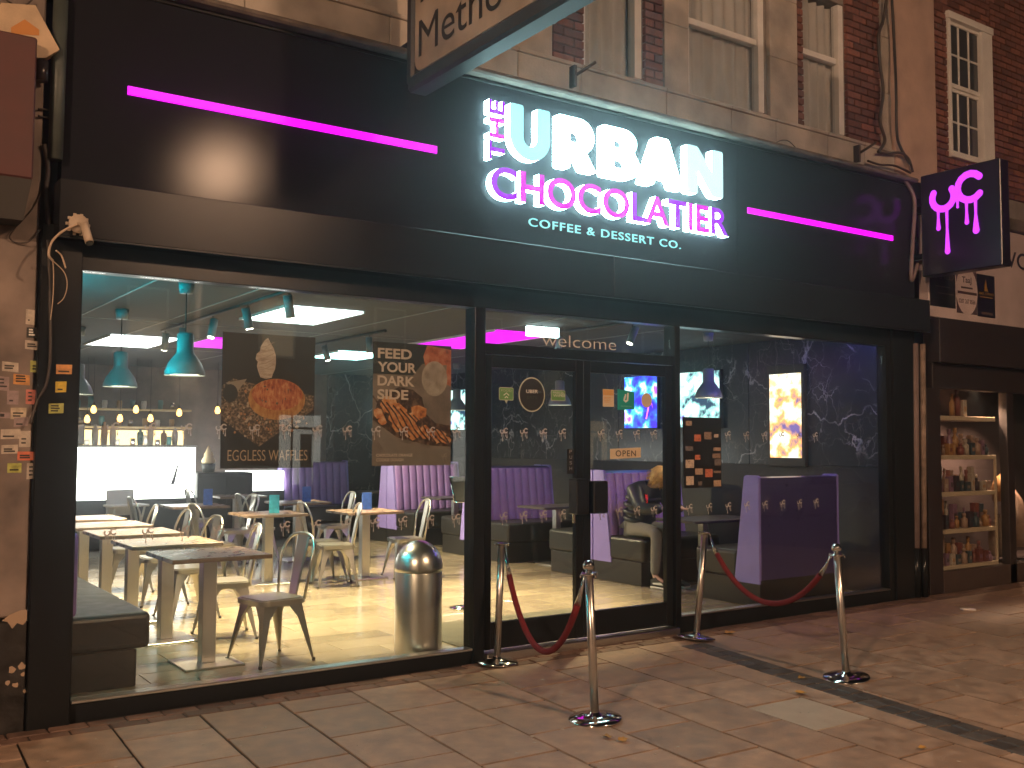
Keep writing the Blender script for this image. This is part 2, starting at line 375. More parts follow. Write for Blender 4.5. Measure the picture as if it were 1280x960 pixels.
b = MB(); b.box(LX-.05, RX+.05, .08, BY+.1, CZ, CZ+.12); ceiling = tag(b.build('shop_ceiling', ceil_m), kind='structure')
for xx in (2.1, 2.9, 4.7, 6.0, 7.5):
    b = MB(); b.box(xx-.008, xx+.008, .12, BY, CZ-.006, CZ-.0005); b.build('ceiling_joint_strip', mat('joint_strip', (.25, .25, .24), .6), ceiling)
for yy in (4.1, 7.1):
    b = MB(); b.box(LX, RX, yy-.006, yy+.006, CZ-.0045, CZ-.0005); b.build('ceiling_joint_strip', MATS['joint_strip'], ceiling)
dark_wall = mat('dark_wall_paint', (.03, .03, .034), .6, var=.1)
b = MB(); b.box(RX, RX+.15, .08, BY+.1, FZ-.1, 1.385); rw = tag(b.build('wall_right', dark_wall), kind='structure')
# marble sheets with open joints
for y0, y1 in ((.1, 2.0), (2.004, 4.4), (4.404, 6.8), (6.804, 9.2), (9.204, BY)):
    b = MB(); b.box(RX-.012, RX+.1, y0, y1-.004, 1.387, CZ-.001, .002); b.build('marble_sheet', marble_m, rw)
b = MB(); b.box(LX-.15, LX, .08, BY+.1, FZ-.1, CZ); tag(b.build('wall_left', mat('left_wall_paint', (.4, .38, .36), .7, var=.1)), kind='structure')
b = MB(); b.box(LX, 7.62, BY, BY+.15, FZ-.1, CZ); bw = tag(b.build('wall_back', mat('plaster_brown', (.15, .11, .095), .8, var=.35, vscale=5, bump=.3, bscale=12)), kind='structure')
b = MB(); b.box(7.62, RX, BY-.35, BY+.15, FZ-.1, CZ-.002); b.build('marble_sheet', marble_m, bw)
# entrance mat
b = MB(); b.box(4.15, 6.1, .16, 1.25, FZ-.005, FZ+.012, .004); tag(b.build('entrance_mat', mat('coir_mat', (.11, .10, .07), 1, var=.2, bump=.8, bscale=300)), 'grey brown fibre mat inside the double doors', 'mat')

# ================================================================== SHOPFRONT
sf = empty('glazed_shopfront', (0, 0, 0), label='black framed glazed shopfront with full height panes either side of double doors', cat='shopfront')
GT, GB0 = 2.652, .105
def part(name, x0, x1, y0, y1, z0, z1, mt=black_fr, parent=sf, bev=.004): return MB().box(x0, x1, y0, y1, z0, z1, bev).build(name, mt, parent)
part('pilaster', 1.06, 1.288, -.05, .16, gz(1.1, 0)-.03, 2.9)
part('jamb', 1.289, 1.302, .0, .1, .03, GT)
part('header', 1.289, 9.62, .0, .12, GT, 2.83)
part('plinth', 1.289, 4.086, .002, .1, -.06, GB0-.02); part('plinth', 6.212, 9.16, .002, .1, -.06, GB0+.03)
part('sill_strip', 1.303, 4.086, -.008, .09, GB0-.0195, GB0, brushed); part('sill_strip', 6.212, 9.158, -.008, .09, GB0+.0305, GB0+.045, brushed)
part('mullion', 4.088, 4.185, -.012, .13, -.05, GT-.001); part('mullion', 6.148, 6.211, -.012, .13, -.05, GT-.001)
part('transom_bar', 4.186, 6.147, .0, .11, 2.305, 2.385)
part('jamb', 9.16, 9.24, .0, .12, .0, GT); part('side_panel', 9.241, 9.62, -.03, .12, -.03, 2.829)
part('threshold', 4.186, 6.147, -.06, .12, -.05, .058, brushed)
def pane(name, x0, x1, z0, z1, parent=sf, y=.05): return MB().box(x0, x1, y, y+.01, z0, z1).build(name, GLASS, parent)
pL = pane('glass_pane', 1.303, 4.087, GB0+.001, GT-.001); pR = pane('glass_pane', 6.212, 9.159, GB0+.046, GT-.001); pT = pane('glass_pane', 4.187, 6.146, 2.386, GT-.001)
logo_m = mat('frosted_vinyl', (.42, .41, .40), .8)
lb = MB(); uc_logo(lb, 0, .02, .075, 0); lo = lb.build('x', logo_m); lmesh = lo.data; bpy.data.objects.remove(lo)
def logos(parent, x0, x1, y, zs=(1.69, 1.045), step=.218):
    n = max(1, int((x1-x0)/step)); st = (x1-x0)/n
    for z in zs:
        for i in range(n): inst(lmesh, 'drip_logo', parent, (x0+st*(i+.5), y, z))
logos(pL, 1.4, 4.08, .0485); logos(pR, 6.25, 8.2, .0485)
text('welcome_lettering', 'welcome', 4.76, 5.53, 2.405, 2.50, .048, mat('etched_letter', (.62, .58, .52), .6), pT, -.012)

# ---- doors
def door(x0, x1, hinge, lbl):
    d = empty('glass_door', ((x0+x1)/2, .03, .06), label=lbl, cat='door')
    def pt(name, a, e, y0, y1, z0, z1, mt=black_fr, bev=.003, par=None):
        o = MB().box(a-(x0+x1)/2, e-(x0+x1)/2, y0-.03, y1-.03, z0-.06, z1-.06, bev).build(name, mt, par or d); return o
    L_, R_ = x0+.075, x1-.075
    pt('stile', x0, L_-.001, .02, .07, .07, 2.30); pt('stile', R_+.001, x1, .02, .07, .07, 2.30)
    pt('top_rail', L_, R_, .022, .068, 2.205, 2.299); pt('bottom_rail', L_, R_, .022, .068, .071, .268)
    g = MB().box(L_-(x0+x1)/2, R_-(x0+x1)/2, .01, .018, .268-.06+.001, 2.205-.061).build('glass_pane', GLASS, d)
    n = 4; st = (R_-L_-.06)/n
    for z in (1.69, 1.045):
        for i in range(n): inst(lmesh, 'drip_logo', g, (L_+.05+st*(i+.4)-(x0+x1)/2, .0085, z-.06))
    return d, g, (x0+x1)/2
dL, gL, cL = door(4.19, 5.155, 'L', 'black framed glass door leaf with round dark sticker and push sign')
dR, gR, cR = door(5.158, 6.144, 'R', 'black framed glass door leaf with hanging open sign')
# handle plates and pull bars
hb = MB().box(-.09, .04, -.11, .0, 1.0, 1.28, .008).build('handle_box', mat('handle_black', (.008, .008, .009), .3), dL, loc=(5.09-cL, -.011, 0))
MB().tube([(5.02-cL, -.06, .93), (5.02-cL, -.06, 1.26)], .012).build('pull_bar', steel, dL)
hb = MB().box(-.03, .12, -.1, .0, 1.0, 1.26, .008).build('handle_box', MATS['handle_black'], dR, loc=(5.215-cR, -.011, 0))
pp = MB().box(4.985-cL, 5.055-cL, -.016, -.0105, 1.32, 1.52).build('push_plate', MATS['handle_black'], dL)
for i, ch in enumerate('PUSH'): text('push_letter', ch, 5.008-cL, 5.034-cL, 1.485-i*.045, 1.512-i*.045, -.0165, MATS['frosted_vinyl'], pp)
# stickers on the doors
dk = mat('sticker_black', (.015, .015, .014), .5); gr = mat('sticker_green', (.10, .27, .07), .6); pale_g = mat('sticker_edge', (.45, .47, .36), .6); cream = mat('sticker_cream', (.62, .5, .33), .7)
teal = mat('sticker_teal', (.0, .3, .25), .6); orange = mat('sticker_orange', (.6, .33, .08), .7); ink = mat('ink', (.02, .018, .016), .7); wht = mat('sticker_white', (.7, .68, .62), .7)
def disc(name, cx, cz, rx, rz, y, mt, parent, t=.001): return MB().prism(arc(cx, cz, rx, rz, 0, 360*31/32, 31), y-t, y, 'XZ').build(name, mt, parent)
def rrect(x0, x1, z0, z1, r): return arc(x0+r, z0+r, r, r, 180, 270, 4)+arc(x1-r, z0+r, r, r, 270, 360, 4)+arc(x1-r, z1-r, r, r, 0, 90, 4)+arc(x0+r, z1-r, r, r, 90, 180, 4)
def rplate(name, x0, x1, z0, z1, y, mt, parent, r=.008, t=.001): return MB().prism(rrect(x0, x1, z0, z1, r), y-t, y, 'XZ').build(name, mt, parent)
YD = .009
s_ = disc('round_sticker', 4.652-cL, 2.007-.06, .128, .137, YD, pale_g, gL); disc('sticker_face', 4.652-cL, 2.007-.06, .118, .127, YD-.0012, dk, s_)
text('sticker_text', 'UBER', 4.597-cL, 4.71-cL, 1.958, 1.985, YD-.0026, wht, s_, .01); text('sticker_text', 'EATS', 4.605-cL, 4.70-cL, 1.913, 1.937, YD-.0026, mat('dim_green', (.05, .07, .04), .6), s_)
s_ = MB().prism(rrect(4.34-cL, 4.476-cL, 1.895, 1.995, .012)[:5]+[(4.395-cL, 1.895), (4.408-cL, 1.868), (4.421-cL, 1.895)]+rrect(4.34-cL, 4.476-cL, 1.895, 1.995, .012)[5:], YD-.001, YD, 'XZ').build('speech_bubble_sticker', pale_g, gL)
rplate('sticker_face', 4.345-cL, 4.471-cL, 1.90, 1.99, YD-.0012, gr, s_); text('sticker_text', 'FOOD', 4.36-cL, 4.456-cL, 1.962, 1.98, YD-.0026, pale_g, s_); ab = MB(); ribbon(ab, [(4.385-cL, 1.935), (4.408-cL, 1.952), (4.431-cL, 1.935)], .008, YD-.003); ribbon(ab, [(4.395-cL, 1.915), (4.408-cL, 1.925), (4.421-cL, 1.915)], .008, YD-.0036); ab.build('sticker_mark', wht, s_)
s_ = rplate('small_green_sticker', 4.84-cL, 4.984-cL, 1.905, 1.99, YD, pale_g, gL); rplate('sticker_face', 4.845-cL, 4.979-cL, 1.91, 1.985, YD-.0012, gr, s_); text('sticker_text', 'FREE', 4.86-cL, 4.93-cL, 1.962, 1.978, YD-.0026, wht, s_); text('sticker_text', 'WiFi', 4.86-cL, 4.945-cL, 1.935, 1.957, YD-.0026, wht, s_)
ab = MB()
for i_, r_ in enumerate((.018, .03, .042)): ribbon(ab, arc(4.935-cL, 1.935, r_, r_, 5, 85, 6), .005, YD-.003-.0004*i_)
ab.build('sticker_mark', wht, s_)
s_ = rplate('orange_notice', 5.376-cR, 5.497-cR, 1.87, 2.015, YD, cream, gR, .004); rplate('notice_head', 5.38-cR, 5.493-cR, 1.965, 2.011, YD-.0012, orange, s_, .002)
for i in range(4): rplate('notice_line', 5.39-cR, 5.47-cR-.01*i, 1.945-i*.013, 1.95-i*.013, YD-.0012, orange, s_, .001)
s_ = MB().prism([(5.535-cR, 1.845), (5.722-cR, 1.855), (5.722-cR, 2.0), (5.535-cR, 2.022)], YD-.001, YD, 'XZ').build('teal_sticker', teal, gR)
ab = MB(); ribbon(ab, [(5.615-cR, 1.955), (5.607-cR, 1.93), (5.625-cR, 1.918), (5.645-cR, 1.93), (5.65-cR, 1.985)], .02, YD-.002); ribbon(ab, [(5.618-cR, 1.955), (5.622-cR, 1.975)], .014, YD-.0026); ab.build('sticker_mark', wht, s_)
text('sticker_text', 'deliveroo', 5.57-cR, 5.69-cR, 1.872, 1.888, YD-.0022, mat('pale_teal', (.3, .6, .5), .6), s_)
disc('round_notice', 5.862-cR, 1.935, .06, .062, YD, cream, gR)
b = MB().prism([(5.452-cR, 1.435), (5.79-cR, 1.448), (5.79-cR, 1.532), (5.452-cR, 1.52)], YD-.004, YD-.001, 'XZ').build('open_sign', cream, gR)
text('open_lettering', 'OPEN', 5.51-cR, 5.735-cR, 1.457, 1.508, YD-.0046, ink, b, .012, 1.15)

# ---- fascia
shut_m = mat('shutter_box_panel', (.015, .016, .019), .3); satin('shutter_box_panel', .007, .26)
fas = empty('shop_fascia', (5.4, 0, 3.2), label='dark glossy shop fascia with two magenta light lines', cat='fascia')
def fpart(name, x0, x1, y0, y1, z0, z1, mt, bev=.004): return MB().box(x0-5.4, x1-5.4, y0, y1, z0-3.2, z1-3.2, bev).build(name, mt, fas)
for a, e in ((1.165, 6.95), (6.9515, 9.68)): fpart('upper_panel', a, e, -.0, .12, 3.1, 4.40, fascia_m, .001)
for a, e in ((1.125, 5.3), (5.3015, 9.65)): fpart('shutter_box', a, e, -.2, -.002, 2.81, 3.145, shut_m)
fpart('drip_edge', 1.125, 9.65, -.204, -.19, 2.80, 2.809, black_fr, .001)
fpart('top_trim', 1.165, 9.68, -.012, .1, 4.401, 4.425, black_fr)
magenta = emis('magenta_led', (1, .0, 1), 1.4)
fpart('light_line', 1.529, 3.742, -.016, -.002, 3.77, 3.824, magenta, .001); fpart('light_line', 7.085, 9.302, -.016, -.002, 3.77, 3.824, magenta, .001)

# ---- illuminated sign
sg = empty('illuminated_sign', (5.4, -.0, 3.3), label='illuminated lettering reading the urban chocolatier in white cyan and magenta', cat='sign')
side_w = emis('letter_return_white', (.6, 1, 1), 24)
cy_face = emis('letter_face_cyan', (.58, 1, 1), 13); cy2 = emis('letter_face_deep_cyan', (.42, .97, 1), 1.2); cy3 = emis('letter_face_mid_cyan', (.62, .98, 1), 1.3)
mg_face = emis('letter_face_magenta', (.85, .0, .8), 1.0); vi_face = emis('letter_face_violet', (.42, .0, .95), 1.0); cof = emis('letter_face_pale_cyan', (.38, 1, 1), .95)
def letter_obj(me, name, face_m, par=sg):
    me.materials.clear(); me.materials.append(side_w if face_m is not cof else cof); me.materials.append(face_m)
    for p in me.polygons: p.material_index = 1 if p.normal.y < -.8 else 0
    me.transform(Matrix.Translation((-5.4, 0, -3.3))); return link(bpy.data.objects.new(name, me), par)
# the five big letters, drawn as outlines
def LU(): return [[(0, 1), (.33, 1), (.33, .42)]+arc(.5, .42, .17, .17, 180, 360, 10)+[(.67, 1), (1, 1), (1, .42)]+arc(.5, .42, .5, .42, 0, -180, 16)+[]]
def LR(): return [[(0, 0), (.31, 0), (.31, .28), (.42, .28), (.63, 0), (1., 0), (.75, .35)]+arc(.55, .66, .4, .34, -48, 90, 12)+[(0, 1)], [(.31, .52), (.31, .76), (.5, .76)]+arc(.5, .64, .13, .12, 90, -90, 8)]
def LB(): return [[(0, 0)]+arc(.6, .3, .4, .3, -90, 42, 9)+arc(.56, .735, .37, .265, -36, 90, 8)+[(0, 1)], [(.3, .2), (.3, .4), (.56, .4)]+arc(.56, .3, .11, .1, 90, -90, 6), [(.3, .6), (.3, .79), (.52, .79)]+arc(.52, .695, .1, .095, 90, -90, 6)]
def LA(): return [[(0, 0), (.3, 0), (.355, .17), (.645, .17), (.7, 0), (1, 0), (.655, 1), (.345, 1)], [(.42, .38), (.5, .66), (.58, .38)]]
def LN(): return [[(0, 0), (.3, 0), (.3, .5), (.7, 0), (1, 0), (1, 1), (.7, 1), (.7, .5), (.3, 1), (0, 1)]]
def chaikin(p, k=.12):
    out = []
    n = len(p)
    for i in range(n):
        a, c_, e = Vector(p[i-1]), Vector(p[i]), Vector(p[(i+1) % n])
        d1, d2 = (a-c_), (e-c_)
        if d1.length > .09 and d2.length > .09:
            r1 = min(.05, d1.length*.35); r2 = min(.05, d2.length*.35); q1 = c_+d1.normalized()*r1; q2 = c_+d2.normalized()*r2
            out += [tuple(q1), tuple(q1*.25+c_*.5+q2*.25), tuple(q2)]
        else: out.append(p[i])
    return out
for fn, p0, p1, fm in ((LU, 633, 687, cy2), (LR, 693, 744, cy_face), (LB, 749, 799, cy_face), (LA, 797, 853, cy_face), (LN, 854, 903.5, cy3)):
    x0 = onY(p0+4, 150 + (p0-633)*.2+60, -.07).x; x1 = onY(p1, 150+(p1-633)*.2+60, -.07).x
    me = curve2d([chaikin(s) for s in fn()], .2); fit(me, x0, x1, 3.835, 4.262, -.001, .075); letter_obj(me, 'large_letter', fm)
def word(s, x0, x1, z0, z1, y, depth, faces, name, offset, spacing=1., vert=False):
    me = txt_mesh(s, offset, .1, 0, spacing); isl = islands(me); isl.sort(key=lambda I: min(v[0] for f in I for v in f))
    # merge islands into letters in reading order
    bm = bmesh.new(); al = [v for I in isl for f in I for v in f]
    ax, bx = min(v[0] for v in al), max(v[0] for v in al); ay, by = min(v[1] for v in al), max(v[1] for v in al); az, bz = min(v[2] for v in al), max(v[2] for v in al); bm.free()
    for i, I in enumerate(isl):
        M_ = MB(); cache = {}
        for f in I:
            q = []
            for v in f:
                u, t, d = (v[0]-ax)/(bx-ax), (v[1]-ay)/(by-ay), (v[2]-az)/(bz-az)
                if vert: p = (x1-t*(x1-x0), y-depth*d, z0+u*(z1-z0))
                else: p = (x0+u*(x1-x0), y-depth*d, z0+t*(z1-z0))
                k = tuple(round(c_, 5) for c_ in p)
                if k not in cache: cache[k] = M_.b.verts.new(p)
                if cache[k] not in q: q.append(cache[k])
            if len(q) > 2:
                try: M_.b.faces.new(q)
                except ValueError: pass
        o = M_.build(name, side_w); me2 = o.data; bpy.data.objects.remove(o); letter_obj(me2, name, faces[i % len(faces)])
    bpy.data.meshes.remove(me)
word('CHOCOLATIER', 4.185, 6.765, 3.495, 3.745, -.001, .07, [vi_face, mg_face, mg_face, mg_face, mg_face, vi_face, mg_face, vi_face, mg_face, mg_face, vi_face], 'medium_letter', .022, 1.0)
word('THE', 4.165, 4.31, 3.79, 4.255, -.001, .07, [vi_face, mg_face, vi_face], 'upright_letter', .022, 1.02, True)
word('COFFEE & DESSERT CO.', 4.585, 6.232, 3.335, 3.402, -.001, .008, [cof], 'small_letter', .006, 1.15)

# ================================================================== POSTERS ON THE GLASS
YP = .071                                      # posters hang just behind the glass
pb = mat('poster_black', (.011, .009, .008), .5, var=.15, vscale=4)
def splat(n, cx, cz, r, j=.25, sx=1.): return [(cx+sx*r*(1+random.uniform(-j, j))*math.cos(2*math.pi*i/n), cz+r*(1+random.uniform(-j, j))*math.sin(2*math.pi*i/n)) for i in range(n)]
def flat(name, poly, y, mt, parent, t=.0004): return MB().prism(poly, y-t, y, 'XZ').build(name, mt, parent)
def printmat(name, scale, stops, detail=6., stretch=(1, 1, 1)):
    M = mat(name, (.1, .1, .1), .55); nt, N, L, b = nodes(M); tc = N.new('ShaderNodeTexCoord'); mp = N.new('ShaderNodeMapping'); mp.inputs['Scale'].default_value = stretch; L(tc.outputs['Object'], mp.inputs[0])
    n = N.new('ShaderNodeTexNoise'); n.inputs['Scale'].default_value = scale; n.inputs['Detail'].default_value = detail; n.inputs['Roughness'].default_value = .7; L(mp.outputs[0], n.inputs['Vector'])
    v = N.new('ShaderNodeTexVoronoi'); v.inputs['Scale'].default_value = scale*1.3; L(mp.outputs[0], v.inputs['Vector']); a = N.new('ShaderNodeMath'); a.operation = 'MULTIPLY_ADD'; a.inputs[1].default_value = .35; L(v.outputs['Distance'], a.inputs[0]); L(n.outputs[0], a.inputs[2])
    r = N.new('ShaderNodeValToRGB'); e = r.color_ramp.elements; e[0].position, e[0].color = stops[0][0], (*stops[0][1], 1); e[1].position, e[1].color = stops[-1][0], (*stops[-1][1], 1)
    for p_, c_ in stops[1:-1]: q = e.new(p_); q.color = (*c_, 1)
    L(a.outputs[0], r.inputs[0]); L(r.outputs[0], b.inputs['Base Color']); return M
printmat('print_slate', 55, ((.42, (.02, .014, .01)), (.6, (.05, .035, .025)), (.72, (.16, .10, .06)), (.85, (.36, .26, .18))))
printmat('print_waffle_top', 38, ((.4, (.08, .015, .006)), (.52, (.28, .05, .018)), (.66, (.42, .10, .03)), (.85, (.6, .28, .12))), stretch=(1, 1, .5))
printmat('print_waffle', 30, ((.4, (.16, .05, .012)), (.6, (.38, .16, .04)), (.85, (.55, .3, .1))), stretch=(1, 1, .4))
printmat('print_icecream', 14, ((.35, (.25, .18, .14)), (.55, (.4, .31, .25)), (.8, (.55, .45, .38))), stretch=(1, 1, 3))
printmat('print_chocolate', 25, ((.4, (.012, .006, .004)), (.65, (.05, .022, .012)), (.9, (.2, .11, .07))))
printmat('print_dough', 22, ((.38, (.16, .04, .01)), (.55, (.45, .14, .035)), (.7, (.58, .23, .07)), (.9, (.72, .45, .25))))
printmat('print_red', 16, ((.4, (.16, .03, .012)), (.6, (.42, .1, .04)), (.85, (.55, .22, .12))))
printmat('print_cream', 9, ((.35, (.12, .09, .07)), (.55, (.3, .24, .19)), (.8, (.45, .38, .32))))
printmat('print_taupe', 5, ((.35, (.09, .07, .055)), (.6, (.17, .13, .105)), (.85, (.24, .19, .15))))
for i_, st_ in enumerate(((.32, .22, .15), (.4, .12, .06), (.2, .14, .1), (.42, .34, .26), (.12, .1, .09))): printmat('photo_%d' % i_, 45, ((.4, (.02, .015, .012)), (.55, st_), (.75, tuple(c_*1.4 for c_ in st_))))
p1 = MB().box(2.183, 2.832, YP-.003, YP-.0005, 1.452, 2.346).build('poster', pb); tag(p1, 'dark poster of ice cream on a round orange waffle reading eggless waffles', 'poster')
X1 = lambda u: 2.183+u*.649
Z1 = lambda v: 1.452+v*.894
yp = YP-.0032
pl = mat('print_slate', (.06, .045, .035), .6, var=.5, vscale=60); flat('slate_print', [(X1(.0), Z1(.6)), (X1(.12), Z1(.66)), (X1(.3), Z1(.63)), (X1(.99), Z1(.55)), (X1(.99), Z1(.44)), (X1(.6), Z1(.26)), (X1(.4), Z1(.16)), (X1(.0), Z1(.36))], yp, pl, p1)
crumb = mat('print_crumb', (.42, .20, .09), .7, var=.4, vscale=50); crumb2 = mat('print_crumb_pale', (.45, .36, .27), .7)
for i in range(110):
    u, v = random.gauss(.42, .25), random.gauss(.38, .1)
    if .02 < u < .98 and .2 < v < .62: flat('crumb_print', splat(6, X1(u), Z1(v), random.uniform(.003, .013), .3, random.uniform(.6, 1.2)), yp-.0006-.00001*i, crumb if random.random() < .6 else crumb2, p1)
flat('cup_print', arc(X1(.02)+.045, Z1(.55), .05, .06, 0, 348, 16), yp-.0019, dk, p1); flat('napkin_print', [(X1(.04), Z1(.625)), (X1(.26), Z1(.66)), (X1(.16), Z1(.56))], yp-.0018, mat('print_grey', (.3, .25, .2), .7), p1)
wa = mat('print_waffle', (.42, .17, .045), .6, var=.3, vscale=30); wf = mat('print_waffle_top', (.40, .075, .03), .6, var=.45, vscale=25)
flat('waffle_print', arc(X1(.585), Z1(.515), .2, .138, 0, 352, 40), yp-.002, wa, p1); flat('waffle_top_print', arc(X1(.59), Z1(.55), .178, .105, 0, 352, 40), yp-.0026, wf, p1)
for i in range(7): flat('waffle_pit', splat(5, X1(.59)+random.uniform(-.12, .12), Z1(.55)+random.uniform(-.06, .06), .008, .4), yp-.0032, pl, p1)
for i in range(22): a = random.uniform(-.15, .15); ab = MB(); ribbon(ab, [(X1(.59)+a, Z1(.55)+random.uniform(.0, .07)), (X1(.59)+a+random.uniform(-.01, .01), Z1(.55)-random.uniform(.0, .08))], .004, yp-.0034-.00002*i); ab.build('syrup_print', mat('print_syrup', (.55, .2, .07), .5), p1)
ic = mat('print_icecream', (.46, .36, .29), .6, var=.12, vscale=20); icd = mat('print_icecream_fold', (.33, .25, .2), .6)
flat('ice_cream_print', [(X1(u), Z1(v)) for u, v in ((.40, .675), (.375, .72), (.36, .76), (.37, .79), (.345, .81), (.355, .85), (.39, .87), (.40, .91), (.44, .955), (.475, .975), (.50, .94), (.535, .9), (.56, .85), (.565, .79), (.555, .74), (.53, .70), (.52, .675), (.46, .665))], yp-.004, ic, p1)
for i in range(5): ab = MB(); z = .73+i*.042; ribbon(ab, [(X1(.385), Z1(z)), (X1(.46), Z1(z+.012)), (X1(.54), Z1(z+.045))], .004, yp-.0046-.00003*i); ab.build('ice_cream_fold_print', icd, p1)
text('poster_lettering', 'EGGLESS WAFFLES', X1(.075), X1(.93), Z1(.055), Z1(.135), yp-.0006, mat('print_peach', (.52, .36, .22), .6), p1, -.006)

p2 = MB().box(3.276, 3.927, YP-.003, YP-.0005, 1.459, 2.348).build('poster', mat('poster_teal_black', (.014, .018, .018), .5)); tag(p2, 'poster of chocolate drizzled cookie dough reading feed your dark side', 'poster')
X2 = lambda u: 3.276+u*.651
Z2 = lambda v: 1.459+v*.889
flat('tablecloth_print', [(X2(0), Z2(0)), (X2(1), Z2(0)), (X2(1), Z2(.84)), (X2(.62), Z2(.84)), (X2(.5), Z2(.74)), (X2(.0), Z2(.74))], yp, mat('print_taupe', (.17, .13, .105), .6, var=.12), p2)
flat('red_cup_print', [(X2(.66), Z2(.82)), (X2(.63), Z2(.9)), (X2(.68), Z2(.995)), (X2(.998), Z2(.97)), (X2(.998), Z2(.66)), (X2(.93), Z2(.68)), (X2(.94), Z2(.84))], yp-.0006, mat('print_red', (.40, .095, .04), .6, var=.3, vscale=18), p2)
flat('jar_print', arc(X2(.78), Z2(.72), .11, .13, 0, 350, 24), yp-.0007, mat('print_cream', (.33, .26, .2), .6, var=.2), p2)
flat('bowl_print', [(X2(0), Z2(.36)), (X2(.3), Z2(.2)), (X2(.7), Z2(.14)), (X2(.998), Z2(.13)), (X2(.998), Z2(.03)), (X2(.8), Z2(.0)), (X2(.45), Z2(.0)), (X2(.2), Z2(.08)), (X2(.0), Z2(.26))], yp-.0009, mat('print_bowl', (.2, .165, .135), .5, var=.1), p2)
choc = mat('print_chocolate', (.045, .022, .014), .4, var=.3, vscale=12); dough = mat('print_dough', (.50, .17, .045), .5, var=.25, vscale=22)
flat('dough_print', [(X2(u), Z2(v)) for u, v in ((0, .37), (.06, .52), (.2, .6), (.33, .64), (.5, .62), (.62, .56), (.66, .43), (.8, .35), (.998, .33), (.998, .155), (.7, .165), (.3, .23))], yp-.0012, choc, p2)
for i, (u, v, r_) in enumerate(((.09, .42, .04), (.2, .5, .06), (.32, .42, .07), (.45, .37, .06), (.58, .44, .055), (.5, .28, .06), (.32, .33, .05), (.68, .27, .05), (.85, .24, .055), (.12, .36, .03), (.95, .21, .03))):
    flat('cookie_print', splat(12, X2(u), Z2(v), r_, .22, 1.2), yp-.0016-.00004*i, dough, p2)
for i in range(11): u = .05+i*.085; ab = MB(); ribbon(ab, [(X2(u-.05), Z2(.56-.025*i)), (X2(u+.06), Z2(.46-.02*i)), (X2(u+.13), Z2(.36-.016*i)), (X2(min(.98, u+.24)), Z2(max(.18, .26-.012*i)))], .012, yp-.0024-.00003*i); ab.build('drizzle_print', choc, p2)
pk = mat('print_pink_white', (.62, .5, .42), .6)
for i, s in enumerate(('FEED', 'YOUR', 'DARK', 'SIDE')): text('poster_lettering', s, X2(.055), X2((.48, .54, .52, .44)[i]), Z2(.868-i*.111), Z2(.95-i*.111), yp-.003, pk, p2, .028)
text('poster_lettering', 'CHOCOLATE ORANGE', X2(.05), X2(.50), Z2(.073), Z2(.097), yp-.003, pk, p2, .02); text('poster_lettering', 'COOKIE DOUGH', X2(.05), X2(.385), Z2(.035), Z2(.06), yp-.003, pk, p2, .02)
lg = MB(); uc_logo(lg, X2(.915), Z2(.075), .05, yp-.003, -.0003); lg.build('poster_logo', MATS['print_grey'], p2)
# picture menu board on the right pane
mbd = MB().box(6.29, 6.757, .035, .047, 1.235, 1.86).build('menu_board', mat('menu_black', (.012, .011, .011), .4)); tag(mbd, 'black sheet of small food photos fixed to the glass right of the doors', 'menu')
cols = [mat('photo_%d' % i, c_, .5, var=.45, vscale=40) for i, c_ in enumerate(((.32, .22, .15), (.4, .12, .06), (.2, .14, .1), (.42, .34, .26), (.12, .1, .09)))]
for k, (u, v, w_, h_) in enumerate(((.06, .9, .16, .07), (.28, .67, .18, .1), (.55, .7, .2, .11), (.82, .73, .12, .05), (.05, .53, .2, .07), (.8, .53, .2, .05), (.3, .4, .14, .07), (.77, .42, .22, .07), (.05, .28, .22, .12), (.83, .31, .17, .1), (.3, .18, .2, .09), (.57, .14, .2, .12), (.8, .2, .2, .03), (.06, .03, .2, .13), (.38, .02, .1, .06), (.8, .0, .2, .09))):
    rplate('food_photo', 6.29+u*.46, 6.29+(u+w_)*.46, 1.245+v*.6, 1.245+(v+h_)*.6, .0348, cols[k % 5], mbd, .002)

# ================================================================== PROJECTING SIGNS
us = empty('projecting_sign', (9.72, -.5, 3.42), label='black square projecting sign with glowing violet dripping letters', cat='sign')
MB().box(0, .16, -.46, .43, .0, 1.09, .008).build('sign_box', mat('sign_box_black', (.012, .010, .018), .3), us)
MB().box(.04, .12, .43, .55, .2, .26).build('bracket', black_fr, us); MB().box(.04, .12, .43, .55, .8, .86).build('bracket', black_fr, us)
lg = MB(); uc_logo(lg, 0, .76, .62, -.004, -.0015, P=lambda u, v, t: (t, -u, v)); lg.build('logo_letters', emis('violet_neon', (.55, .04, .85), 1.9), us)
ms = empty('hanging_sign', (3.4, -1.5, 4.1), label='cream sign board in a thick dark frame hanging out over the fascia', cat='sign')
cream_face = mat('enamel_cream', (.40, .34, .26), .4, var=.3, vscale=3)
MB().prism(rrect(-1.3, 1.22, .12, 1.5, .09), -.0, .12, 'YZ').build('sign_face', cream_face, ms)
fr = MB(); fr.box(-.02, .14, -1.4, 1.3, .0, .115, .02); fr.box(-.02, .14, 1.225, 1.32, .05, 1.6, .02); fr.box(-.02, .14, -1.42, -1.31, .0, 1.6, .02); fr.box(-.02, .14, -1.4, 1.3, 1.51, 1.6, .02)
fr.build('sign_frame', mat('frame_dark', (.03, .032, .034), .45), ms)
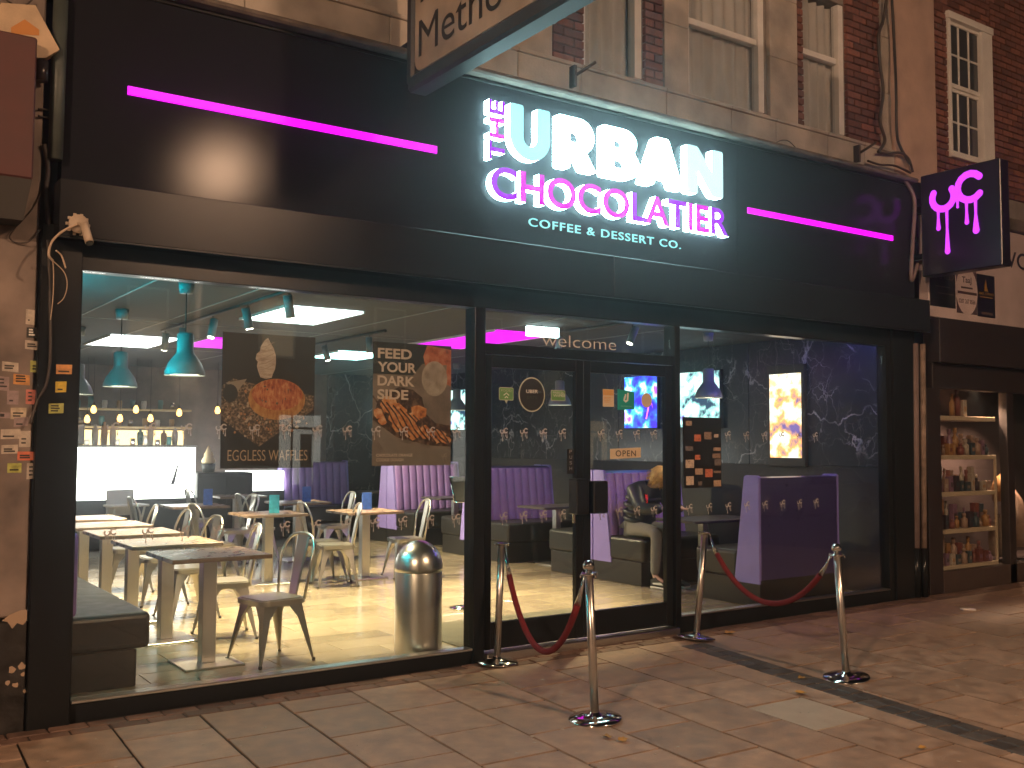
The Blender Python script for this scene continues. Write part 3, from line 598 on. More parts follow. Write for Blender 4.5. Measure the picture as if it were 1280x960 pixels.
def text_on_left(name, s, ya, yb, z0, z1, mt, parent, off=.02):
    me = txt_mesh(s, off); vs_ = me.vertices; ax = min(v.co.x for v in vs_); bx = max(v.co.x for v in vs_); ay = min(v.co.y for v in vs_); by = max(v.co.y for v in vs_)
    for v in vs_: v.co = (-.004, ya+(v.co.x-ax)/(bx-ax)*(yb-ya), z0+(v.co.y-ay)/(by-ay)*(z1-z0))
    me.materials.clear(); me.materials.append(mt); return link(bpy.data.objects.new(name, me), parent)
text_on_left('sign_lettering', 'Method', 1.16, -.1, .215, .475, ink, ms, 0)
text_on_left('sign_lettering', 'r', 1.14, 1.0, .60, .80, ink, ms, .008)
MB().tube([(.06, 1.3, 1.2), (.06, 1.62, 1.2)], .03).build('bracket', black_fr, ms); MB().tube([(.06, 1.3, .4), (.06, 1.62, .4)], .03).build('bracket', black_fr, ms)

# ================================================================== LEFT PIER, CAMERA, ALARM BOX
pier = empty('side_pier', (.75, 0, 0), label='grey brown rendered pier covered in small stickers with black base', cat='pier')
MB().box(-1.2, .305, .0, .4, .62, 4.6, .01).build('shaft', render_m, pier)
MB().box(-1.2, .31, -.02, .4, -.1, .60, .012).build('base', mat('flaking_black_paint', (.016, .014, .013), .5, var=.6, vscale=9, bump=.5, bscale=20), pier)
pe = mat('peeled_plaster', (.36, .26, .18), .9)
flat('peeled_patch', [(1.015-.75, .66), (1.05-.75, .66), (1.05-.75, .60), (1.03-.75, .575), (1.0-.75, .59), (.975-.75, .56), (.95-.75, .6), (.92-.75, .61), (.96-.75, .64)], -.0215, pe, pier)
for x, z, s in ((.98, .33, .018), (1.03, .345, .02), (.96, .26, .014), (1.04, .3, .012), (1.0, .24, .016), (1.05, .2, .01)): flat('paint_chip', splat(8, x-.75, z, s, .35), -.0212, pe, pier)
st = [('w', 38, 396, 12, 18), ('d', 40, 416, 14, 12), ('w', 41, 431, 20, 10), ('w', 13, 458, 21, 11), ('g', 44, 458, 13, 14), ('o', 27, 474, 21, 12), ('v', 4, 479, 16, 17), ('v', 16, 497, 15, 17), ('p', 39, 496, 14, 18), ('v', 5, 519, 16, 7), ('c', 23, 517, 20, 14), ('v', 26, 528, 18, 11), ('w', 13, 543, 25, 12), ('w', 31, 549, 15, 20), ('w', 12, 562, 21, 11), ('r', 33, 570, 23, 11), ('g', 18, 585, 18, 12), ('w', 41, 589, 16, 20)]
scol = {'w': mat('label_white', (.46, .40, .33), .8, var=.25, vscale=30), 'd': dk, 'g': mat('label_lime', (.36, .38, .1), .8, var=.4, vscale=30), 'o': mat('label_orange', (.55, .27, .09), .8, var=.3, vscale=30), 'v': mat('label_mauve', (.3, .23, .23), .8, var=.2, vscale=30), 'p': mat('label_pink', (.5, .17, .13), .8, var=.3, vscale=30), 'c': mat('label_cream', (.48, .4, .29), .8, var=.3, vscale=30), 'r': mat('label_red', (.6, .16, .08), .8, var=.2, vscale=30), 'y': mat('label_yellow', (.55, .4, .05), .8, var=.3, vscale=30)}
def sticker(k, px, py, w_, h_, y, parent, off, i):
    a = onY(px-w_/2, py+h_/2, y); e = onY(px+w_/2, py-h_/2, y); j = random.uniform(-.006, .006)
    o = flat('sticker', [(a.x-off, a.z), (e.x-off, a.z+j), (e.x-off+j*.3, e.z+j), (a.x-off, e.z)], y-.0004*(i % 4), scol[k], parent, .0006)
    for q in range(random.randint(1, 3)): zz = a.z+(e.z-a.z)*(.22+.25*q); rplate('sticker_print', a.x-off+.012, e.x-off-.012-random.random()*.02, zz, zz+.009, y-.0004*(i % 4)-.0009, ink if k != 'd' else wht, o, .001, .0003)
for i, s_ in enumerate(st): sticker(*s_, -.0006, pier, .75, i)
for i, s_ in enumerate((('o', 80, 462, 20, 11), ('y', 76, 484, 14, 13), ('g', 70, 511, 19, 12))): sticker(*s_, -.0506, sf, 0, i)
# small neighbour box sign and hidden drum housing on the far left
ns = empty('box_sign', (.8, -.1, 3.1), label='maroon box sign end beside the alarm box', cat='sign')
a_, e_ = onY(47, 225, -.2), onY(47, 47, -.2)
MB().box(-1.6, e_.x-.8, -.1, .095, a_.z-3.1, e_.z-3.1, .01).build('sign_box', mat('maroon_panel', (.085, .03, .028), .6, var=.15), ns)
MB().prism([(-1.6, a_.z-3.102), (e_.x-.8-.005, a_.z-3.102), (e_.x-.8-.045, 2.87-3.1), (-1.6, 2.87-3.1)], -.1, .095, 'XZ').build('housing', mat('housing_dark', (.022, .019, .016), .6), ns)
al = empty('alarm_box', (1.0, -.02, 3.95), label='cream five sided burglar alarm box with orange panel on the pier', cat='alarm')
apoly = [onY(px, py, -.05) for px, py in ((-25, 40), (0, 8), (42, 11), (72, 66), (55, 76), (-5, 76))]
MB().prism([(p.x-1.0, p.z-3.95) for p in apoly], -.09, .02, 'XZ').build('housing', mat('alarm_cream', (.5, .37, .24), .5, var=.2), al)
ap2 = [onY(px, py, -.115) for px, py in ((14, 34), (31, 24), (49, 37), (49, 44), (14, 42))]
MB().prism([(p.x-1.0, p.z-3.95) for p in ap2], -.093, -.0905, 'XZ').build('panel', mat('alarm_orange', (.5, .2, .04), .5), al)
MB().tube([(.03, -.05, -.1), (.03, -.05, -.22)], .035).build('lamp', mat('alarm_lens', (.03, .025, .03), .3), al)
cc = onY(97, 281, -.2)
cv = empty('security_camera', (cc.x, -.2, cc.z), label='white bullet security camera on the lower fascia', cat='camera')
cw = mat('camera_white', (.5, .4, .3), .5)
g_ = MB(); g_.lathe([(.0, 0), (.055, 0), (.055, .012), (.04, .03), (.0, .034)], (0, -.034, 0), 18, 'Y')
g_.build('mount', cw, cv)
for k in range(10): a = 2*math.pi*k/10; MB().box(-.009, .009, -.012, -.002, -.009, .009, .002).build('mount_lug', cw, cv, loc=(.058*math.cos(a), 0, .058*math.sin(a)))
MB().tube([(0, -.03, 0), (.015, -.07, -.01), (.025, -.09, -.03)], .014).build('arm', cw, cv); MB().tube([(.02, -.08, -.01), (.04, -.13, -.12)], .024, 14).build('barrel', cw, cv); MB().tube([(.04, -.13, -.12), (.042, -.135, -.13)], .02, 14).build('lens', dk, cv)
def cable(name, pts, r, mt, label, grp=None):
    # catmull-rom through the points
    P_ = [Vector(p) for p in pts]; out = []
    for i in range(len(P_)-1):
        p0, p1_, p2_, p3 = P_[max(i-1, 0)], P_[i], P_[i+1], P_[min(i+2, len(P_)-1)]
        for k in range(8):
            t = k/8; out.append(.5*((2*p1_)+(-p0+p2_)*t+(2*p0-5*p1_+4*p2_-p3)*t*t+(-p0+3*p1_-3*p2_+p3)*t**3))
    out.append(P_[-1]); return tag(MB().tube(out, r, 7).build(name, mt), label, 'cable', grp)
pxl = lambda L_, y: [onY(px, py, y+.02*math.sin(i*2.1)) for i, (px, py) in enumerate(L_)]
cab_w = mat('cable_white', (.5, .38, .27), .5); cab_d = mat('cable_dark', (.05, .04, .035), .6)
cable('cable', [(cc.x, -.235, cc.z)]+pxl([(80, 288), (65, 302), (61, 318), (66, 326)], -.25), .007, cab_w, 'white cable looping from the security camera')
cable('cable', pxl([(66, 326), (67, 345), (66, 375), (63, 400)], -.12), .003, cab_w, 'thin pale cable hanging below the camera cable loop')
cable('cable', pxl([(66, 326), (80, 340), (84, 356), (80, 372), (72, 380)], -.12), .003, cab_w, 'thin pale cable curling over the black pilaster')
cable('cable', pxl([(70, 313), (77, 320), (82, 335)], -.22), .005, cab_w, 'short cable end with pale plug by the camera')
cable('cable', pxl([(55, 235), (40, 262), (22, 282), (12, 296), (20, 303), (38, 301), (52, 285)], -.03), .004, cab_d, 'dark cable drooping over the rendered pier')
cable('cable', pxl([(60, 300), (62, 360), (63, 440), (58, 480), (47, 500), (38, 530)], -.06), .009, cab_d, 'dark cable running down beside the black pilaster')
cable('cable', pxl([(55, 180), (60, 210), (58, 240), (62, 300)], -.03), .014, cab_d, 'thick dark cable bundle between pier and fascia')
cable('cable', pxl([(48, 136), (58, 137), (68, 139)], -.03), .006, cab_d, 'dark horizontal cable clipped across the pier top')
cable('cable', pxl([(48, 145), (58, 147), (68, 149)], -.03), .006, cab_d, 'second dark horizontal cable across the pier top')
cable('cable', pxl([(8, 0), (18, 6), (30, 7), (40, 0)], -.03), .005, cab_d, 'thin dark cable loop above the alarm box')
dp = empty('drainpipe', (1.12, -.03, 3.0), label='grey green drainpipe at the edge of the fascia beside the pier', cat='pipe')
pa, pz = onY(76, 4, -.03), onY(69, 200, -.03)
MB().tube([(pa.x-1.12, 0, pa.z+.02-3), (pz.x-1.12, 0, pz.z-3)], .042, 16).build('pipe', mat('pipe_green', (.06, .075, .07), .5, var=.2), dp)
MB().tube([(pa.x-1.12, 0, pa.z-3), (pa.x-1.12, 0, pa.z+.5-3)], .036, 16).build('upper_pipe', MATS['cable_white'], dp)

# ================================================================== UPPER STOREYS OF THE SHOP BUILDING
ub = empty('brick_building', (5.4, .2, 4.4), label='brick upper storey with stone surrounds and white windows above the fascia', cat='building')
OX, OY, OZ = 5.4, .2, 4.4
def U(name, x0, x1, y0, y1, z0, z1, mt, bev=.006, parent=ub): return MB().box(x0-OX, x1-OX, y0-OY, y1-OY, z0-OZ, z1-OZ, bev).build(name, mt, parent)
UY = .15; TOP = 7.6
W = [(5.27, 5.95), (6.50, 7.55), (8.10, 8.78)]
# solid backing with window openings
for a, e in ((1.2, W[0][0]), (W[0][1], W[1][0]), (W[1][1], W[2][0]), (W[2][1], 9.52)): U('backing_wall', a, e, UY+.03, .55, 4.45, TOP, mortar, 0)
for a, e in W: U('backing_wall', a, e, UY+.03, .55, 4.45, 4.79, mortar, 0); U('backing_wall', a, e, UY+.03, .55, 6.25, TOP, mortar, 0)
U('ledge', .9, 9.66, -.10, .5, 4.43, 4.475, stone_d, .015)
lx = [1.2, 2.3, 3.4, 4.55, 5.2, 6.17, 7.0, 7.62, 8.4, 9.0, 9.52]
for a, e in zip(lx, lx[1:]): U('stone_block', a+.002, e-.002, UY-.05, UY+.029, 4.476, 4.765, stone, .006)
for a, e in zip(lx, lx[1:]): U('sill_course', a+.001, e-.001, UY-.065, UY+.0295, 4.767, 4.80, stone, .006)
# stone strips beside the windows, laid as blocks
def strip(x0, x1, z0=4.802, z1=TOP, h=.62, mt=stone, y=UY-.02):
    z = z0; i = 0
    while z < z1-.05: zz = min(z1, z+h); U('stone_block', x0, x1, y, UY+.0297, z+.001, zz-.002, mt, .005); z = zz; i += 1
strip(3.2, 4.92); strip(6.18, 6.48); strip(7.58, 7.99); strip(9.36, 9.52)
strip(1.2, 3.198, h=1.0)
bk = MB().box(-.1075, .1075, -.05, .05, -.0325, .0325, .005).build('x', brick_m); bkm = bk.data; bpy.data.objects.remove(bk)
def bricks(x0, x1, z0, z1, yf, parent, off, joint=.012):
    j = 0; z = z0
    while z < z1:
        x = x0-(.1125 if j % 2 else 0)
        while x < x1-.02:
            a, e = max(x, x0), min(x+.2155, x1)
            if e-a > .03: o = inst(bkm, 'brick', parent, ((a+e)/2-off[0], yf+.05-off[1]+random.uniform(-.002, .003), z+.0325-off[2]), ((e-a)/.215, 1, 1))
            x += .2275
        z += .0765; j += 1
ofs = (OX, OY, OZ)
bricks(4.935, 5.262, 4.806, 5.75, UY-.01, ub, ofs); bricks(5.958, 6.17, 4.806, 5.85, UY-.01, ub, ofs); bricks(8.0, 8.09, 4.806, 6.2, UY-.01, ub, ofs); bricks(8.79, 9.35, 4.806, 6.5, UY-.01, ub, ofs)
curt = mat('net_curtain', (.62, .58, .54), .9, var=.12, vscale=4); dglass = mat('night_pane', (.05, .055, .06), .06, spec=.6)
WG = glass('window_glass', (.93, .94, .94), .05)
def casement(x0, x1, z0, z1, rail):
    fw_ = .055
    wd = U('window', x0+.001, x1-.001, UY+.05, UY+.12, z0+.001, z0+fw_, white_p)
    def wp(name, a, e, y0, y1, za, zb, mt=white_p): return MB().box(a-OX, e-OX, y0-OY, y1-OY, za-OZ, zb-OZ, .004).build(name, mt, wd)
    wp('frame', x0+.001, x0+fw_, UY+.051, UY+.119, z0+fw_+.001, z1); wp('frame', x1-fw_*1.5, x1-.001, UY+.03, UY+.119, z0+fw_+.001, z1); wp('frame', x0+fw_+.001, x1-fw_*1.5-.001, UY+.051, UY+.119, rail, rail+fw_*1.1)
    wp('sill', x0-.02, x1+.01, UY-.03, UY+.0498, z0-.012, z0+.018)
    for za, zb in ((z0+fw_+.002, rail-.001), (rail+fw_*1.1+.001, z1)): MB().box(x0+fw_+.002-OX, x1-fw_*1.5-.002-OX, UY+.085-OY, UY+.091-OY, za-OZ, zb-OZ).build('pane', WG, wd)
    c_ = MB(); n = 60; A = []
    for i in range(n+1):
        u = i/n; x = x0+fw_+u*(x1-x0-2*fw_); yy = UY+.15+.022*math.sin(u*(x1-x0)*38+x0*5)+.008*math.sin(u*31)
        A.append((c_.b.verts.new((x-OX, yy-OY, z0+.03-OZ)), c_.b.verts.new((x-OX, yy+.01-OY, z1-OZ))))
    for q, r_ in zip(A, A[1:]): c_.b.faces.new((q[0], r_[0], r_[1], q[1]))
    c_.build('curtain', curt, wd, True)
    MB().box(x0-OX, x1-OX, .5-OY, .52-OY, z0-OZ, z1-OZ).build('room_back', dark_wall, wd)
casement(*W[0], 4.80, 6.24, 5.75); casement(*W[1], 4.80, 6.24, 5.52); casement(*W[2], 4.80, 6.24, 5.60)
# white ledge block high on the left
U('string_course', 2.0, 3.15, UY-.09, UY-.021, 4.99, 5.04, white_p)
# party pilaster between the two buildings
pp_ = empty('party_pilaster', (9.93, .15, 4.4), label='smooth pinkish stone pilaster between the two buildings', cat='pilaster')
MB().box(-.4, .37, -.06, .4, .1, 3.2, .01).build('shaft', mat('pink_stone', (.44, .31, .25), .85, var=.2, vscale=3, bump=.15), pp_); MB().box(-.22, .30, -.1, .4, -.25, .098, .01).build('block', mat('pilaster_dark', (.03, .028, .035), .7), pp_)
dk_pipe = mat('pipe_black', (.03, .026, .026), .5, var=.3)
cable('cable', pxl([(1108, 0), (1104, 25), (1098, 45), (1100, 80), (1104, 115), (1100, 150), (1106, 175), (1098, 190)], .06), .018, cab_d, 'thick dark cable snaking down the brickwork beside the pilaster')
cable('cable', pxl([(1115, 0), (1118, 60), (1120, 110), (1121, 165), (1126, 185), (1138, 205)], .03), .016, dk_pipe, 'straight dark conduit on the pinkish pilaster')
cable('cable', pxl([(1098, 190), (1110, 192), (1125, 191), (1136, 199), (1141, 215)], .04), .014, cab_d, 'dark cable sagging over the fascia end')
cable('cable', pxl([(1085, 201), (1100, 206), (1118, 207), (1138, 216)], .03), .012, cab_d, 'dark cable lying on the ledge at the fascia end')
cable('cable', pxl([(965, 182), (975, 176), (985, 176), (994, 184)], .0), .005, cab_d, 'thin wire arching over the stone ledge')
cable('cable', pxl([(1131, 225), (1143, 250), (1141, 300), (1139, 350), (1147, 330)], -.04), .022, mat('pipe_mauve', (.19, .14, .13), .7, var=.2), 'grey pipe running down the right end of the fascia')
for k, (px, py) in enumerate(((1073, 192), (718, 95))):
    c_ = onY(px, py, .05); br = empty('iron_bracket', (c_.x, .05, c_.z), label=('bent iron bracket on the ledge below the right hand window', 'rusty iron bracket on the ledge near the hanging sign')[k], cat='bracket')
    MB().box(-.015, .015, -.02, .06, -.09, .09, .003).build('plate', cab_d, br); MB().tube([(0, 0, .0), (.06, -.06, .05), (.13, -.12, .11)], .014, 8).build('arm', cab_d, br)
mat('pipe_pale', (.22, .165, .13), .8, var=.5, vscale=9)
# downpipes by the right end of the shop
for k, (px, x_, r_, y_, mt) in enumerate(((1143, 0, .04, -.02, 'pipe_mauve'), (1153, 0, .03, -.05, 'pipe_pale'))):
    a_, e_ = onY(px, 425, y_), onY(px+2, 685, y_); d = empty('downpipe', (a_.x, y_, 0), label=('grey flat downpipe beside the right side panel of the shopfront', 'thin pale flaking pipe beside the neighbouring shop window')[k], cat='pipe')
    MB().tube([(0, 0, 2.7), (e_.x-a_.x, 0, e_.z)], r_, 12).build('pipe', MATS[mt], d); MB().tube([(e_.x-a_.x, 0, e_.z-.005), (e_.x-a_.x, 0, .03)], r_*1.15, 12).build('lower_pipe', black_fr, d)

# ================================================================== NEIGHBOURING BUILDING AND SHOP ON THE RIGHT
nbld = empty('neighbour_building', (12, .2, 4.0), label='dark red brick building with white sash window beside the pilaster', cat='building')
NO = (12, .2, 4.0)
def Nn(name, x0, x1, y0, y1, z0, z1, mt, bev=.005, parent=nbld): return MB().box(x0-12, x1-12, y0-.2, y1-.2, z0-4, z1-4, bev).build(name, mt, parent)
sx0, sx1, sz0, sz1 = 10.62, 11.42, 4.98, 6.55
for a, e, za, zb in ((10.31, sx0, 4.0, 8.0), (sx1, 14.5, 4.0, 8.0), (sx0, sx1, 4.0, sz0), (sx0, sx1, sz1, 8.0)): Nn('backing_wall', a, e, .17, .6, za, zb, mortar, 0)
def nbk(x0, x1, z0, z1): bricks(x0, x1, z0, z1, .14, nbld, NO)
nbk(10.32, sx0-.005, 4.62, 6.62); nbk(sx1+.12, 12.5, 4.62, 7.3); nbk(sx0, sx1+.1, 4.62, sz0-.06)
nbk(10.32, sx1+.1, sz1+.09, sz1+.55)
wd = Nn('sash_window', sx0, sx1+.1, .10, .2, sz0-.055, sz0, white_p)
def sw(name, x0, x1, y0, y1, z0, z1, mt=white_p): return MB().box(x0-12, x1-12, y0-.2, y1-.2, z0-4, z1-4, .003).build(name, mt, wd)
sw('frame', sx0, sx0+.05, .12, .22, sz0+.001, sz1); sw('frame', sx1-.12, sx1+.1, .11, .25, sz0+.001, sz1); sw('head', sx0-.02, sx1+.12, .10, .22, sz1+.001, sz1+.085)
mid = (sz0+sz1)/2
for z0_, z1_, y_ in ((mid, sz1, .15), (sz0, mid, .17)):
    xa, xb = sx0+.051, sx1-.121; sw('sash_rail', xa, xb, y_, y_+.04, z0_+.001, z0_+.05); sw('sash_rail', xa, xb, y_, y_+.04, z1_-.04, z1_-.001)
    for i in range(1, 3): sw('glazing_bar', xa+(xb-xa)*i/3-.011, xa+(xb-xa)*i/3+.011, y_+.004, y_+.036, z0_+.051, z1_-.041)
    zm = (z0_+z1_)/2; 
    for i in range(3):
        a = xa+(xb-xa)*i/3+.012; e = xa+(xb-xa)*(i+1)/3-.012; sw('glazing_bar', a, e, y_+.006, y_+.034, zm-.011, zm+.011)
        for za, zb in ((z0_+.051, zm-.012), (zm+.012, z1_-.041)): sw('pane', a, e, y_+.016, y_+.02, za, zb, dglass)
# neighbour sign board
nsg = empty('shop_sign_board', (11, .0, 3.5), label='white shop sign board with large dark letters above small adverts', cat='sign')
bw_m = mat('sign_white', (.55, .45, .44), .5, var=.12, vscale=3)
def SB(name, x0, x1, z0, z1, y, mt, par=nsg, t=.004): return MB().box(x0-11, x1-11, y-t, y, z0-3.5, z1-3.5).build(name, mt, par)
MB().box(9.94-11, 14-11, .0, .12, 3.02-3.5, 4.15-3.5, .006).build('board', bw_m, nsg); MB().box(9.95-11, 14-11, -.06, .15, 4.16-3.5, 4.3-3.5, .01).build('cornice', stone_d, nsg)
text('sign_lettering', 'AWO', 11.08-11, 12.02-11, 3.72-3.5, 3.92-3.5, -.003, mat('navy_ink', (.02, .018, .04), .6), nsg, .01)
ad = SB('advert', 9.96, 10.44, 3.14, 3.62, -.001, dk); text('advert_lettering', 'SAHED', 10.02-11, 10.41-11, 3.45-3.5, 3.52-3.5, -.006, mat('dim_print', (.12, .08, .07), .6), ad)
for i, (a, e) in enumerate(((10.06, 10.34), (10.1, 10.4))): rplate('advert_line', a-11, e-11, 3.36-i*.075-3.5, 3.372-i*.075-3.5, -.0055, MATS['dim_print'], ad, .001)
ad = SB('advert', 10.465, 10.865, 3.10, 3.62, -.001, mat('advert_brown', (.08, .05, .06), .6)); MB().prism(arc(10.665-11, 3.36-3.5, .215, .275, 0, 350, 28), -.0062, -.0055, 'XZ').build('advert_oval', bw_m, ad)
text('advert_lettering', 'TaaJ', 10.57-11, 10.76-11, 3.43-3.5, 3.52-3.5, -.0068, MATS['advert_brown'], ad, .02); rplate('advert_bar', 10.55-11, 10.78-11, 3.385-3.5, 3.405-3.5, -.0066, MATS['advert_brown'], ad, .002); rplate('advert_bar', 10.48-11, 10.86-11, 3.32-3.5, 3.35-3.5, -.0066, MATS['advert_brown'], ad, .002)
text('advert_lettering', '0207 267 8566', 10.5-11, 10.83-11, 3.215-3.5, 3.265-3.5, -.0068, MATS['advert_brown'], ad, .02)
ad = SB('advert', 10.875, 11.24, 3.09, 3.58, -.001, mat('advert_navy', (.012, .012, .03), .5)); gold = mat('gold_print', (.35, .2, .03), .5)
MB().prism([(11.02-11, 3.39-3.5), (11.1-11, 3.39-3.5), (11.075-11, 3.45-3.5), (11.055-11, 3.53-3.5), (11.03-11, 3.46-3.5)], -.0062, -.0055, 'XZ').build('advert_mark', gold, ad)
text('advert_lettering', 'AMEL EXPRESS', 10.9-11, 11.22-11, 3.345-3.5, 3.375-3.5, -.0064, gold, ad, .01); rplate('advert_line', 10.93-11, 11.19-11, 3.315-3.5, 3.325-3.5, -.0062, gold, ad, .001); rplate('advert_line', 10.95-11, 11.18-11, 3.12-3.5, 3.145-3.5, -.0062, MATS['dim_print'], ad, .002)
# neighbour shopfront
nf = empty('neighbour_shopfront', (11, 0, 0), label='dark neighbouring shopfront with lit display shelves behind glass', cat='shopfront')
nm = mat('neighbour_frame', (.025, .018, .018), .5, var=.2)
def NF(name, x0, x1, y0, y1, z0, z1, mt=nm): return MB().box(x0-11, x1-11, y0, y1, z0, z1, .004).build(name, mt, nf)
NF('shutter_box', 9.97, 14, -.1, .1, 2.52, 3.0); NF('header', 9.98, 14, .0, .1, 2.24, 2.519); NF('side_panel', 9.86, 10.11, .0, .12, .02, 2.239); NF('mullion', 11.44, 11.58, .0, .1, .02, 2.239); NF('stall_riser', 10.111, 14, .0, .1, .0, .25, mat('riser_brown', (.06, .04, .032), .7, var=.2))
pnN = MB().box(10.112-11, 11.439-11, .05, .058, .251, 2.238).build('glass_pane', GLASS, nf); MB().box(11.581-11, 14-11, .05, .058, .251, 2.238).build('glass_pane', GLASS, nf)
NF('display_back', 10.0, 13.6, .85, .9, .1, 2.6, mat('display_dark', (.05, .03, .03), .8)); NF('display_side', 9.98, 10.02, .12, .85, .1, 2.6, MATS['display_dark']); NF('display_floor', 10.02, 13.6, .12, .849, .1, .24, MATS['display_dark']); NF('display_roof', 10.02, 13.6, .12, .849, 2.55, 2.6, MATS['display_dark'])
shelf_m = mat('cream_shelf', (.6, .46, .33), .5)
for z in (.262, .665, 1.08, 1.49, 1.93): NF('shelf', 10.14, 11.42, .13, .45, z-.03, z+.02, shelf_m)
NF('shelf_post', 11.385, 11.415, .125, .15, .285, 1.46, shelf_m)
pc = [mat('pack_%d' % i, c_, .4, var=.2, vscale=30) for i, c_ in enumerate(((.35, .22, .17), (.06, .04, .05), (.2, .06, .05), (.45, .36, .3), (.05, .07, .09), (.25, .13, .2), (.4, .2, .08)))]
words = ('rose', 'black', 'red', 'cream', 'blue', 'mauve', 'amber')
names_z = {.262: 'bottom', .665: 'second lowest', 1.08: 'middle', 1.49: 'second highest', 1.93: 'top'}
for z in (.262, .665, 1.08, 1.49, 1.93):
    x = 10.19 if z < 1.9 else 10.65
    while x < (11.34 if z < 1.9 else 10.9):
        for row in ((.19, .32) if z < 1.9 else (.22,)):
            w_ = random.uniform(.05, .1); h_ = random.uniform(.16, .33) if row > .2 else random.uniform(.09, .2); k = random.randrange(7); kind = random.random() < .45
            if kind:
                b = MB(); r_ = w_*.45; b.lathe([(0, 0), (r_, 0), (r_, h_*.62), (r_*.4, h_*.72), (r_*.4, h_*.8), (r_*.55, h_*.81), (r_*.55, h_), (0, h_)], n=10); o = b.build('perfume_bottle', pc[k], loc=(x+w_/2, row, z+.0205)); tag(o, '%s perfume bottle on the %s shelf of the neighbouring shop' % (words[k], names_z[z]), 'bottle', 'goods on the display shelves')
            else:
                b = MB(); b.box(-w_/2, w_/2, -.03, .03, 0, h_, .003); b.box(-w_*.3, w_*.3, -.0312, -.0302, h_*.3, h_*.6, mi=1); o = b.build('gift_box', [pc[k], pc[(k+3) % 7]], loc=(x+w_/2, row, z+.0205)); tag(o, '%s gift box on the %s shelf of the neighbouring shop' % (words[k], names_z[z]), 'box', 'goods on the display shelves')
        x += random.uniform(.095, .13)
for k, (x, z, h_) in enumerate(((11.75, .3, .5), (11.85, .95, .35), (12.1, .4, .7))):
    b = MB(); b.lathe([(0, 0), (.12, 0), (.13, h_*.5), (.09, h_*.8), (0, h_)], n=14); tag(b.build('display_vase', pc[(3, 6, 0)[k]], loc=(x, .3, z)), ('squat cream vase', 'amber vase on the ledge', 'tall rose vase')[k]+' behind the far pane of the neighbouring shop', 'vase')
lt = empty('display_lamp', (11.27, .3, 2.3), label='small lit spotlight above the neighbouring display shelves', cat='lamp'); MB().lathe([(.0, 0), (.05, 0), (.04, .07), (.0, .08)], n=12).build('housing', white_p, lt); MB().lathe([(0, -.006), (.04, -.006), (.04, -.001), (0, -.001)], n=12).build('bulb', emis('shop_lamp', (1, .75, .45), 14), lt)
light('display_light', 'SPOT', (0, 0, -.02), 420, (1, .62, .4), lt, None, spot_size=R(115), spot_blend=.6, shadow_soft_size=.04)
lt2 = empty('display_lamp', (12.0, .3, 2.3), label='added small spotlight brightening the far pane of the neighbouring shop', cat='lamp'); MB().lathe([(.0, 0), (.05, 0), (.04, .07), (.0, .08)], n=12).build('housing', white_p, lt2); MB().lathe([(0, -.006), (.04, -.006), (.04, -.001), (0, -.001)], n=12).build('bulb', MATS['shop_lamp'], lt2)  # lamp added only to brighten the far bay
light('display_light', 'SPOT', (0, 0, -.02), 220, (1, .66, .42), lt2, None, spot_size=R(110), spot_blend=.6, shadow_soft_size=.04)
tl = MB().tube([(10.33, .5, 2.16), (10.5, .3, 2.0)], .01, 8).build('tube_lamp', emis('tube_warm', (1, .7, .3), 5)); tag(tl, 'short warm tube light slanting above the top display shelf', 'lamp')
for k in range(2):
    o = MB().tube([((10.25, .36, 1.17), (10.62, .36, 1.22))[k], ((10.29, .36, 1.2), (10.78, .36, 1.225))[k]], .009, 8).build('red_light', emis('red_led', (1, .06, .04), 6)); tag(o, ('short slanting red light on the middle display shelf', 'level red light bar on the middle display shelf')[k], 'lamp')

# ================================================================== INTERIOR FURNITURE
# ---- bench along the left wall
bn_ = empty('wall_bench', (1.55, 2.8, FZ), label='black padded bench running back along the left wall', cat='bench')
MB().box(-.27, .30, -2.44, 2.6, .24, .47, .035, 3).build('seat', blk_vinyl, bn_); MB().box(-.27, .22, -2.42, 2.6, 0, .24, .008).build('plinth', blk_vinyl, bn_); MB().box(-.275, -.15, -2.44, 2.6, .471, 1.0, .03, 2).build('backrest', vinyl, bn_)
# ---- pedestal tables
def make_table(label, group=None, w_=.7, l_=.66, h_=.78):
    t = empty('pedestal_table', label=label, cat='table')
    MB().box(-w_/2, w_/2, -l_/2, l_/2, h_-.03, h_, .004).build('table_top', wood_d, t)
    MB().box(-.05, .05, -.05, .05, .016, h_-.0305, .004).build('column', brushed, t)
    MB().box(-.21, .21, -.21, .21, 0, .015, .004).build('base_plate', brushed, t); return t
tbl = make_table('x')
def put_table(x, y, lbl, rz=0, first=[True]):
    t = tbl if first[0] else copy_tree(tbl); first[0] = False
    t.location = (x, y, FZ); t.rotation_euler.z = rz; tag(t, lbl, group='pedestal tables'); return t
TY = (.80, 1.84, 2.88, 3.84, 4.84)
for y, l_ in zip(TY, ('square brown topped pedestal table beside the window at the bench end', 'pedestal table second from the window along the bench', 'pedestal table third from the window along the bench', 'pedestal table fourth from the window along the bench', 'pedestal table fifth from the window along the bench')): put_table(2.36, y, l_)
MT = [(4.25, 4.55, 'pedestal table with bright cyan menu card in the room centre'), (5.35, 4.35, 'pedestal table with blue menu card beside the window bin side', ), (4.0, 6.4, 'pedestal table with blue menu card before the black cabinet'), (5.4, 6.45, 'pedestal table with blue menu card before the white lit counter'), (5.25, 8.4, 'small pedestal table against the dark cabinet at the back')]
MT[1] = (5.35, 4.35, 'pedestal table with food menu card facing the purple booths')
for x, y, l_ in MT: put_table(x, y, l_, R(-2))
